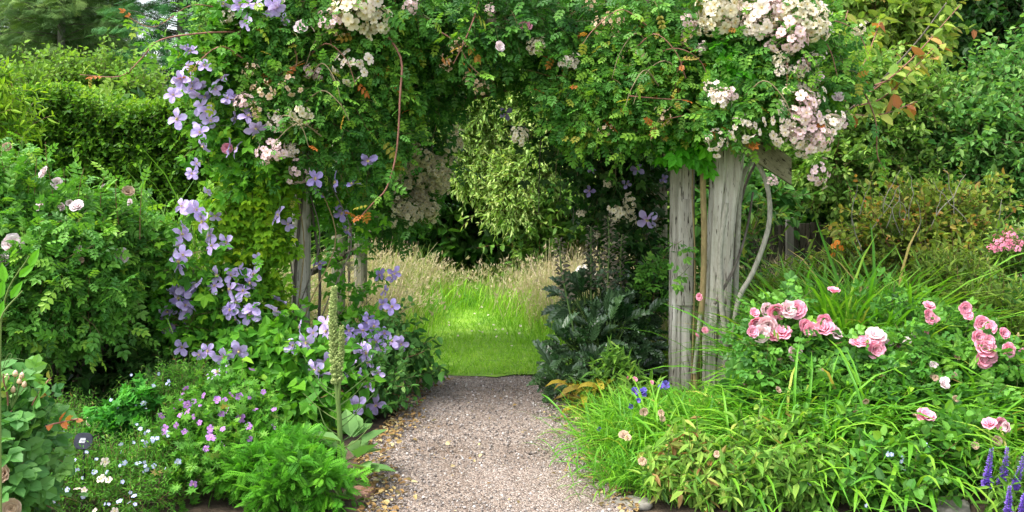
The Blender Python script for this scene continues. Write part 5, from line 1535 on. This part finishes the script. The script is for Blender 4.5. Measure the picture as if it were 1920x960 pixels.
t = plant("leafy_vine", "light green leafy shoots climbing the shaded rear post", "climber", G(1225, 7.3), 134)
bl = [B(1225, 530, 7.0, 25, 25, .1), B(1240, 490, 7.0, 16, 25, .08), B(1215, 560, 7.0, 20, 25, .1), B(1290, 500, 6.5, 12, 10, .05), B(1280, 450, 6.5, 14, 6, .05)]
foliage(t, bl, 46, .13, L_rose5, .085, 5, [M_ROSE_L, TWIG], .5, .15, .15, .3, .5, hang=.2)
stem(t, smooth_path([G(1228, 7.3), P(1230, 640, 7.1), P(1225, 560, 7.0), P(1245, 480, 7.0)]), .005, .003, TANSTEM)
t = plant("cornflower", "knot of blue cornflowers at the foot of the squared post", "cornflower", G(1215, 5.9), 135)
for px, py, r in ((1190, 738, 11), (1203, 740, 10), (1208, 735, 9), (1247, 725, 11), (1240, 728, 9), (1196, 752, 6), (1183, 762, 6), (1122, 806, 6)):
    e = P(px, py, 5.75)
    stem(t, smooth_path([G(px + 4, 5.85), e * .5 + G(px + 2, 5.85) * .5, e], 8), .002, .0016, GREENSTEM)
    put(FL_CORN, "flower", t, e + [0, 0, .004], r * 5.75 / FOC, .5, (0, -1, .7))
bl = [B(1210, 770, 5.9, 40, 25, .1)]
foliage(t, bl, 40, .14, L_lance, .09, 7, [M_SAGE, GREENSTEM], .35, .1, .05, 1.0)
t = plant("pink_clover", "scatter of fading pinkish flower heads in the grassy edge", "flower", G(1230, 5.2), 136)
for px, py, r in ((1206, 772, 9), (1240, 775, 7), (1242, 785, 6), (1170, 818, 10), (1178, 822, 7), (1205, 865, 8), (1345, 852, 6), (1222, 718, 4), (1322, 620, 7), (1312, 556, 7), (1305, 630, 6), (1392, 728, 8), (1175, 710, 5), (1190, 712, 5)):
    Y = 5.0 if py > 740 else 5.9
    e = P(px, py, Y)
    stem(t, smooth_path([G(px + 5, Y + .1), e * .5 + G(px + 2, Y + .1) * .5, e], 8), .0018, .0014, GREENSTEM)
    put([BLOOM_PINK[2]] if py < 740 else [BLOOM_FADE[0]], "flower", t, e, r * Y / FOC, .5, (0, -1, .6))

# strap leaved clumps
GR = [("short bright strap leaf clump round the foot of the split log post", 1330, 6.1, .17, 260, .13, L_strap, .46), ("low grassy clump beside the cornflowers", 1235, 5.75, .24, 300, .13, L_grass, .5),
      ("loose grassy tuft spilling onto the gravel at the acanthus side", 1175, 5.65, .26, 240, .11, L_grass, .42), ("yellow green grass tuft at the gravel's right edge", 1172, 5.15, .24, 300, .10, L_grass, .55),
      ("thick grass clump right of the yellow green edge tuft", 1235, 5.25, .33, 420, .14, L_strap, .48), ("sprawling strap leaf clump in the middle of the right border front", 1300, 5.35, .33, 520, .16, L_strap, .5),
      ("strap leaf clump right under the grey rose stems", 1400, 5.75, .22, 260, .14, L_strap, .48), ("dense strap leaf clump left of the single salmon rose", 1430, 5.2, .40, 400, .15, L_strap, .44),
      ("tall fountain of bright strap leaves behind the first pink rose clusters", 1575, 6.2, .72, 760, .16, T_blade(.009, .6, 6), .55), ("second tall fountain of strap leaves just left of the bronze shrub foot", 1660, 6.4, .74, 700, .16, T_blade(.009, .65, 6), .55),
      ("mid height strap leaf clump between the pink rose bushes", 1590, 5.25, .56, 420, .16, T_blade(.011, .75, 6), .45), ("strap leaf clump left of the pale lone rose in the right border", 1690, 5.35, .58, 360, .15, T_blade(.011, .75, 6), .46),
      ("narrow upright leaf tuft at the right edge beyond the roses", 1905, 6.0, .62, 300, .10, T_blade(.010, .5, 5), .42), ("thin grass wisps beside the purple flower spikes", 1895, 4.6, .40, 50, .05, L_strap, .62),
      ("grass tuft poking through the sage at the bottom", 1290, 4.75, .24, 140, .10, L_strap, .45), ("strap leaf tuft growing through the olive green sage", 1420, 4.9, .34, 150, .16, L_strap2, .5), ("strap leaf clump under the three packed pink blooms", 1610, 4.95, .44, 190, .18, L_strap2, .5), ("strap leaf clump between the first two pink rose bushes", 1520, 5.2, .50, 260, .16, L_strap, .55), ("strap leaf tuft left of the far right pink rose bush", 1780, 5.2, .52, 240, .16, L_strap, .5),
      ("wispy grass tuft over the leafy border corner", 1500, 4.9, .42, 260, .16, L_strap, .5), ("small tuft of blades at the inner end of the sage edging", 1185, 4.75, .22, 220, .09, L_strap, .45)]
for i, (lab, px, Y, h, n, sp, T, tone) in enumerate(GR):
    grass_clump(lab, px, Y, h * (1.15 if h > .65 else .95), int(n * 2.1), sp * 1.1, T, M_GRASSY, 140 + i, tone, .33 if h > .65 else .40, hv=.18, group="grassy clumps in the right border")

# sage edging
for i, (lab, px, Y, bl, k, T, tone) in enumerate([
        ("sage plant with drooping brownish lower leaves nearest the path", 1270, 4.75, [B(1290, 880, 4.65, 60, 35, .15), B(1330, 920, 4.55, 50, 30, .12), B(1250, 910, 4.55, 30, 30, .1)], 120, T_leaf(.17, .3, -.3, .3, .65, .8), .55),
        ("olive green sage plant in the middle of the front edging", 1420, 4.75, [B(1420, 860, 4.75, 70, 45, .16), B(1440, 910, 4.5, 70, 40, .15), B(1380, 930, 4.5, 40, 30, .1)], 150, T_leaf(.17, .3, -.25, .3, .65, .8), .40),
        ("sage plant with broader grey leaves right of the olive one", 1530, 4.75, [B(1530, 900, 4.6, 60, 40, .15), B(1490, 930, 4.45, 50, 30, .12), B(1490, 850, 4.85, 60, 40, .15)], 130, T_leaf(.21, .3, -.25, .3, .65, .8), .32)]):
    t = plant("sage", lab, "sage", G(px, Y), 160 + i, "sage plants along the border front")
    foliage(t, bl, int(k * 2.3), .13, T, .062, 9, [M_SAGE, TWIG], tone, .06, .05, 1.0, .5, (.1, .9), .0025, hang=.25 if i else .45, spread=65, tvar=.17 if i else .24)
    stems_to(t, G(px, Y), bl, 5, .004, .003, TANSTEM, .05)
t = plant("periwinkle", "glossy leafed low mat between the sage and the purple spikes", "ground cover", G(1700, 4.75), 165)
bl = [B(1640, 900, 4.6, 70, 45, .2), B(1740, 880, 4.65, 60, 40, .2), B(1580, 840, 4.9, 60, 50, .2), B(1680, 940, 4.45, 90, 25, .15), B(1780, 840, 4.8, 60, 50, .2), B(1590, 940, 4.45, 60, 25, .15)]
foliage(t, bl, 460, .15, L_round, .042, 9, [M_ROSE_L, TWIG], .42, .15, .05, .7, .5, (.2, 1.0), .0018)
stems_to(t, G(1700, 4.75), bl, 6, .003, .002, GREENSTEM, .15)
for px, py in ((1665, 850), (1672, 852), (1690, 865), (1740, 840), (1695, 880), (1500, 905), (1517, 908), (1665, 852), (1625, 948), (1692, 858), (1735, 833), (1480, 910)):
    put(FL_LOB, "flower", t, P(px, py, 4.35), .010, .6, (0, -1, .6))

# pink roses
PR = [("pink rose bush flowering right of the grey rose stems", 1480, 5.7, [B(1440, 660, 5.5, 60, 60, .22), B(1500, 660, 5.5, 60, 60, .22), B(1430, 740, 5.35, 70, 50, .2), B(1520, 740, 5.3, 70, 50, .22), B(1470, 610, 5.6, 50, 30, .18)],
       [(1415, 600, 17), (1440, 607, 19), (1425, 625, 17), (1447, 630, 16), (1467, 627, 18), (1455, 580, 18), (1475, 583, 17), (1495, 582, 18), (1485, 575, 14), (1435, 580, 14), (1408, 625, 14), (1490, 662, 14), (1508, 608, 14), (1518, 617, 15), (1543, 598, 14), (1548, 618, 17), (1563, 626, 16), (1540, 612, 14), (1413, 590, 12)]),
      ("pink rose bush in the middle of the right border with three packed blooms", 1650, 5.6, [B(1630, 690, 5.4, 70, 50, .22), B(1700, 680, 5.5, 70, 50, .22), B(1640, 770, 5.2, 80, 60, .22), B(1720, 760, 5.2, 70, 60, .22)],
       [(1612, 647, 17), (1622, 645, 14), (1640, 632, 18), (1638, 655, 18), (1645, 642, 13), (1563, 550, 13), (1735, 787, 17), (1730, 780, 11), (1741, 576, 11), (1745, 598, 12), (1738, 588, 10), (1755, 600, 8)]),
      ("pink rose bush at the far right with stacked deep pink blooms", 1850, 5.6, [B(1850, 700, 5.4, 80, 60, .25), B(1900, 720, 5.4, 60, 60, .25), B(1830, 780, 5.2, 70, 60, .22), B(1900, 810, 5.1, 60, 60, .2), B(1800, 700, 5.5, 60, 50, .2)],
       [(1808, 578, 12), (1815, 592, 10), (1840, 608, 16), (1855, 615, 13), (1832, 632, 14), (1850, 640, 13), (1845, 656, 19), (1842, 674, 17), (1855, 668, 14), (1880, 625, 12), (1888, 656, 14), (1917, 663, 10), (1856, 797, 12), (1873, 793, 11), (1890, 800, 9), (1862, 605, 9)])]
for i, (lab, px, Y, bl, fl) in enumerate(PR):
    t = plant("rose_bush", lab, "rose bush", G(px, Y), 170 + i, "pink rose bushes in the right border")
    foliage(t, bl, 360, .15, L_bigrose, .068, 5, [M_ROSE_L, TWIG], .44, .12, .08, .5, .5, (.3, 1.0), .0025, hang=.2)
    stems_to(t, G(px, Y), bl, 6, .006, .004, GREENSTEM, .08)
    for a, b, r in fl:
        e = P(a, b, 5.05)
        put(BLOOM_PINK, "bloom", t, e, r * 5.05 / FOC * 1.05, .4, (0, -1, .4))
    for k in range(7):
        a, b = bl[k % len(bl)][0], bl[k % len(bl)][1]
        put(BLOOM_FADE, "faded_bloom", t, a + b * np.array([.6 * randn(1)[0], -.9, .5 * randn(1)[0]]), .018, .6)
t = plant("rose_bush", "bush of small faded pink roses behind the middle rose bush", "rose bush", G(1700, 6.0), 174)
bl = [B(1700, 650, 5.8, 60, 30, .2), B(1770, 640, 5.8, 60, 40, .2), B(1680, 610, 5.9, 50, 30, .2)]
foliage(t, bl, 120, .16, L_rose5, .08, 5, [M_ROSE_L, TWIG], .45, .15, .1, .5)
stems_to(t, G(1700, 6.0), bl, 4, .004, .003, GREENSTEM, .06)
for a, b, r in ((1700, 640, 8), (1683, 648, 8), (1712, 628, 8), (1690, 655, 7), (1668, 640, 8), (1735, 622, 7), (1750, 685, 8), (1768, 722, 10), (1772, 715, 8), (1675, 633, 7)):
    put(BLOOM_PINK if a % 2 else BLOOM_PALE, "bloom", t, P(a, b, 5.45), r * 5.45 / FOC, .5)

# bronze shrub, spirea, lilies
SMOKE = tree("smoke_bush", "bronze tinted twiggy shrub in front of the blue green tree at the right", "shrub", G(1740, 7.6), [B(1740, 430, 7.4, 100, 60, .4), B(1680, 470, 7.3, 80, 60, .4), B(1800, 460, 7.3, 90, 60, .4), B(1640, 420, 7.4, 60, 50, .3), B(1830, 400, 7.5, 50, 40, .3), B(1780, 520, 7.0, 120, 40, .3), B(1600, 470, 7.4, 50, 50, .3), B(1890, 540, 7.0, 60, 50, .3)], 800, M_BRONZE, L_oval, .046, 10, .26, 181, .47, rt=.02, tip=.25, up=.6, trunks=3, group=None, spread=50)
for k in range(16):
    px_, py_ = rand(1, 1590, 1880)[0], rand(1, 400, 480)[0]
    a = P(px_, py_, 7.1)
    stem(SMOKE, limb(a, a + [.12 * randn(1)[0], -.08, .22 + .12 * rand(1)[0]], .25), .004, .002, GREYSTEM, "twig", 4)
t = plant("spirea", "spirea with flat rosy flower heads at the right edge", "spirea", G(1885, 7.0), 182)
bl = [B(1885, 490, 6.8, 50, 35, .2), B(1910, 520, 6.8, 40, 40, .2), B(1910, 600, 6.5, 50, 60, .2)]
foliage(t, bl, 150, .2, L_lance, .06, 9, [M_BUSH_G, TWIG], .4, .15, .05, .9)
stems_to(t, G(1885, 7.0), bl, 5, .004, .003, BARK, .08)
CL_SPI = [cluster_mesh([PT_PINK, PT_PINK, GREENSTEM], 26, .2, .35)]
for px, py, r in ((1880, 455, 18), (1895, 440, 13), (1905, 462, 14), (1862, 465, 10), (1875, 462, 16), (1890, 450, 12), (1918, 455, 12)):
    put(CL_SPI, "flower_cluster", t, P(px, py, 6.55), r * 6.55 / FOC, .2, (0, -.5, 1))
t = plant("border_perennials", "mixed brownish seedling foliage below the spirea", "perennial", G(1860, 6.4), 183)
bl = [B(1840, 590, 6.2, 90, 50, .3), B(1800, 550, 6.5, 80, 50, .3), B(1750, 530, 6.6, 70, 40, .3), B(1890, 640, 6.0, 50, 40, .25)]
foliage(t, bl, 340, .2, L_lance, .06, 9, [M_BRONZE, TWIG], .33, .1, .05, .9)
stems_to(t, G(1860, 6.4), bl, 5, .004, .003, GREENSTEM, .15)
t = plant("loose_shrub", "loose olive foliage in front of the dark fence", "shrub", G(1520, 7.8), 184)
bl = [B(1480, 560, 7.4, 60, 35, .3), B(1560, 540, 7.5, 60, 35, .3), B(1430, 560, 7.2, 40, 40, .25), B(1620, 540, 7.2, 60, 50, .3), B(1412, 440, 7.6, 20, 50, .2)]
foliage(t, bl, 300, .22, L_lance, .07, 8, [M_BRONZE, TWIG], .30, .2, .1, .7)
stems_to(t, G(1520, 7.8), bl, 5, .004, .003, BARK, .15)
t = plant("day_lily", "orange lilies opening above the strap leaves by the fence", "lily", G(1565, 7.0), 185)
for px, py in ((1563, 462), (1570, 455), (1568, 470), (1561, 478), (1578, 465)):
    e = P(px, py, 6.7)
    stem(t, smooth_path([G(1565, 6.9), G(1565, 6.9) * .5 + e * .5 + [0, 0, .05], e], 10), .003, .002, GREENSTEM)
    put(FL_ORANGE, "flower", t, e, .022, .6)

# veronica
t = plant("speedwell", "clump of tall violet blue speedwell spikes in the near right corner", "speedwell", G(1885, 4.55), 186)
FLV = T_leaf(.45, .3, -.1)
for k, (pts, Y) in enumerate((([(1850, 915), (1852, 890), (1860, 840)], 4.4), ([(1880, 915), (1882, 890), (1889, 838)], 4.4), ([(1900, 925), (1907, 900), (1922, 850)], 4.35), ([(1888, 985), (1891, 950), (1893, 912)], 4.15), ([(1915, 985), (1918, 955), (1922, 925)], 4.15))):
    e = [P(a, b, Y) for a, b in pts]
    q = smooth_path([G(pts[0][0] - 2, Y + .05)] + e, 26)
    stem(t, q, .0035, .0015, GREENSTEM, "stem", 5)
    spike(t, q[9:], 210, .022, .007, 1.0, [PT_VERO], "flower_spike", FLV, .5, .5)
bl = [B(1880, 925, 4.45, 35, 20, .1), B(1910, 950, 4.35, 30, 20, .1)]
foliage(t, bl, 26, .12, L_lance, .07, 7, [M_SAGE, GREENSTEM], .25, .1, .05, 1)
put(BLOOM_FADE, "faded_bloom", t, P(1868, 826, 4.5), .024, .3)

# ================================================================== JUST OUTSIDE THE FRAME
for i, (nm, lab, cat, x, Y, bl, mat, T, sz, n_) in enumerate([
        ("shrub_rose", "rounded shrub rose without flowers just beyond the left edge", "rose bush", -3.9, 5.6, (.75, .7, .6), M_ROSE_L, L_rose, .085, 900),
        ("shrub", "dark rounded shrub beside the far end of the left bed", "shrub", -5.2, 6.6, (.9, .8, .8), M_TREE_B, L_oval, .07, 800),
        ("bush", "low light green bush in front of the flowerless shrub rose", "bush", -3.1, 4.2, (.6, .5, .35), M_COVER, L_oval, .05, 600),
        ("shrub", "mid green shrub just beyond the pink roses at the right edge", "shrub", 3.7, 6.2, (.8, .7, .6), M_TREE_B, L_oval, .06, 900),
        ("bush", "low leafy bush right of the purple speedwell spikes", "bush", 3.0, 4.6, (.6, .6, .35), M_ROSE_L, L_round, .05, 700),
        ("shrub", "olive shrub behind the bush at the far right of the bed", "shrub", 5.2, 6.6, (.9, .8, .9), M_BRONZE, L_oval, .06, 900)]):
    t = plant(nm, lab, cat, (x, Y, 0), 200 + i)
    b_ = [(np.array([x + dx * bl[0], Y + dy * bl[1], bl[2] * (.75 + dz)]), np.array([bl[0] * .6, bl[1] * .6, bl[2] * .55])) for dx, dy, dz in ((0, 0, .35), (-.5, 0, 0), (.5, 0, 0), (0, -.5, 0), (0, .5, .1), (-.25, -.3, .2), (.3, -.25, .25))]
    foliage(t, b_, n_, .2, T, sz, 8, [mat, TWIG], .45, .12, .12, .3)
    stems_to(t, (x, Y, 0), b_, 6, .008, .004, BARK, .1)
for i, (x, Y, hgt, lab) in enumerate([(8.2, 11.5, 3.2, "broad leafy tree well right of the border"), (7.0, 15.0, 4.5, "tall tree right of the dark evergreen corner tree"), (11.5, 14.0, 4.0, "outermost tree to the right of the garden"), (-11.5, 11.0, 2.6, "round bush left of the hedge end")]):
    b_ = [(np.array([x + 1.0 * dx, Y + dy, hgt * (.62 + .3 * dz)]), np.array([1.1, 1.0, hgt * .26])) for dx, dy, dz in ((0, 0, .8), (-.9, 0, 0), (.9, 0, 0), (0, -.6, .1), (.5, -.3, .5), (-.5, -.3, .5), (0, -.3, -.8), (.8, -.2, -1.1), (-.8, -.2, -1.1))]
    tree("tree" if i < 3 else "bush", lab, "tree" if i < 3 else "bush", (x, Y, 0), b_, 900, (M_TREE_B, M_TREE_D, M_TREE_A, M_HEDGE)[i], L_oval, .12, 10, .45, 220 + i, .45, rt=.1)

# ================================================================== FLOWERS SIT ON THE OUTSIDE OF THE FOLIAGE
seed(301)
LP = np.concatenate(LEAVES)
LP = LP[(LP[:, 1] > 2.5) & (LP[:, 1] < 9)]
LPX = np.stack([LP[:, 0] / LP[:, 1], (LP[:, 2] - CAM_H) / LP[:, 1]], 1)
for meshes, name, parent, pos, size, spread, base, st in DEFER:
    q = np.array([pos[0] / pos[1], (pos[2] - CAM_H) / pos[1]])
    rr = max(size / pos[1], .006)
    near = (np.abs(LPX[:, 0] - q[0]) < rr) & (np.abs(LPX[:, 1] - q[1]) < rr) & (np.abs(LP[:, 1] - pos[1]) < .75)
    if near.sum() >= 3:
        Y = np.percentile(LP[near, 1], 6) - .35 * size - .01
        Y = min(max(Y, pos[1] - .6), pos[1] + .5)
        pos = np.array([q[0] * Y, Y, CAM_H + q[1] * Y])
    put(meshes, name, parent, pos, size, spread, base, st, front=False)

# ================================================================== LIGHT, SKY, CAMERA
w = bpy.data.worlds.new("World"); scene.world = w; w.use_nodes = True
nt = w.node_tree; nt.nodes.clear()
sky = nt.nodes.new("ShaderNodeTexSky"); sky.sky_type = 'NISHITA'; sky.sun_disc = False
SUN_EL, SUN_AZ = math.radians(60), math.radians(252)      # azimuth from +Y, clockwise: behind the camera, a little left
sky.sun_elevation = SUN_EL; sky.sun_rotation = SUN_AZ
sky.air_density = 1.0; sky.dust_density = 3.0; sky.ozone_density = 1.0
bg = nt.nodes.new("ShaderNodeBackground"); bg.inputs[1].default_value = .15
out = nt.nodes.new("ShaderNodeOutputWorld")
hs = nt.nodes.new('ShaderNodeHueSaturation'); hs.inputs['Saturation'].default_value = .4      # thin overcast: the blue is washed out
nt.links.new(sky.outputs[0], hs.inputs['Color']); nt.links.new(hs.outputs[0], bg.inputs[0]); nt.links.new(bg.outputs[0], out.inputs[0])
sd = bpy.data.lights.new("sun", 'SUN'); sd.energy = 1.3; sd.angle = math.radians(30); sd.color = (1, .95, .87)
so = bpy.data.objects.new("sun", sd); COL.objects.link(so)
dv = Vector((math.sin(SUN_AZ) * math.cos(SUN_EL), math.cos(SUN_AZ) * math.cos(SUN_EL), math.sin(SUN_EL)))
so.rotation_euler = dv.to_track_quat('Z', 'Y').to_euler()

cd = bpy.data.cameras.new("camera"); cd.sensor_width = 36; cd.lens = FOC / 1920 * 36
cd.shift_y = -(480 - HORIZON) / 1920; cd.clip_start = .05; cd.clip_end = 1000
co = bpy.data.objects.new("camera", cd); COL.objects.link(co)
co.location = (0, 0, CAM_H); co.rotation_euler = (math.pi / 2, 0, 0)
scene.camera = co
scene.view_settings.view_transform = 'Standard'; scene.view_settings.look = 'None'
scene.view_settings.exposure = 1.98; scene.view_settings.gamma = 1
scene.view_settings.use_curve_mapping = False
scene.cycles.max_bounces = 6; scene.cycles.diffuse_bounces = 4; scene.cycles.transmission_bounces = 4; scene.cycles.glossy_bounces = 2
scene.cycles.use_denoising = True; scene.cycles.denoising_prefilter = "NONE"
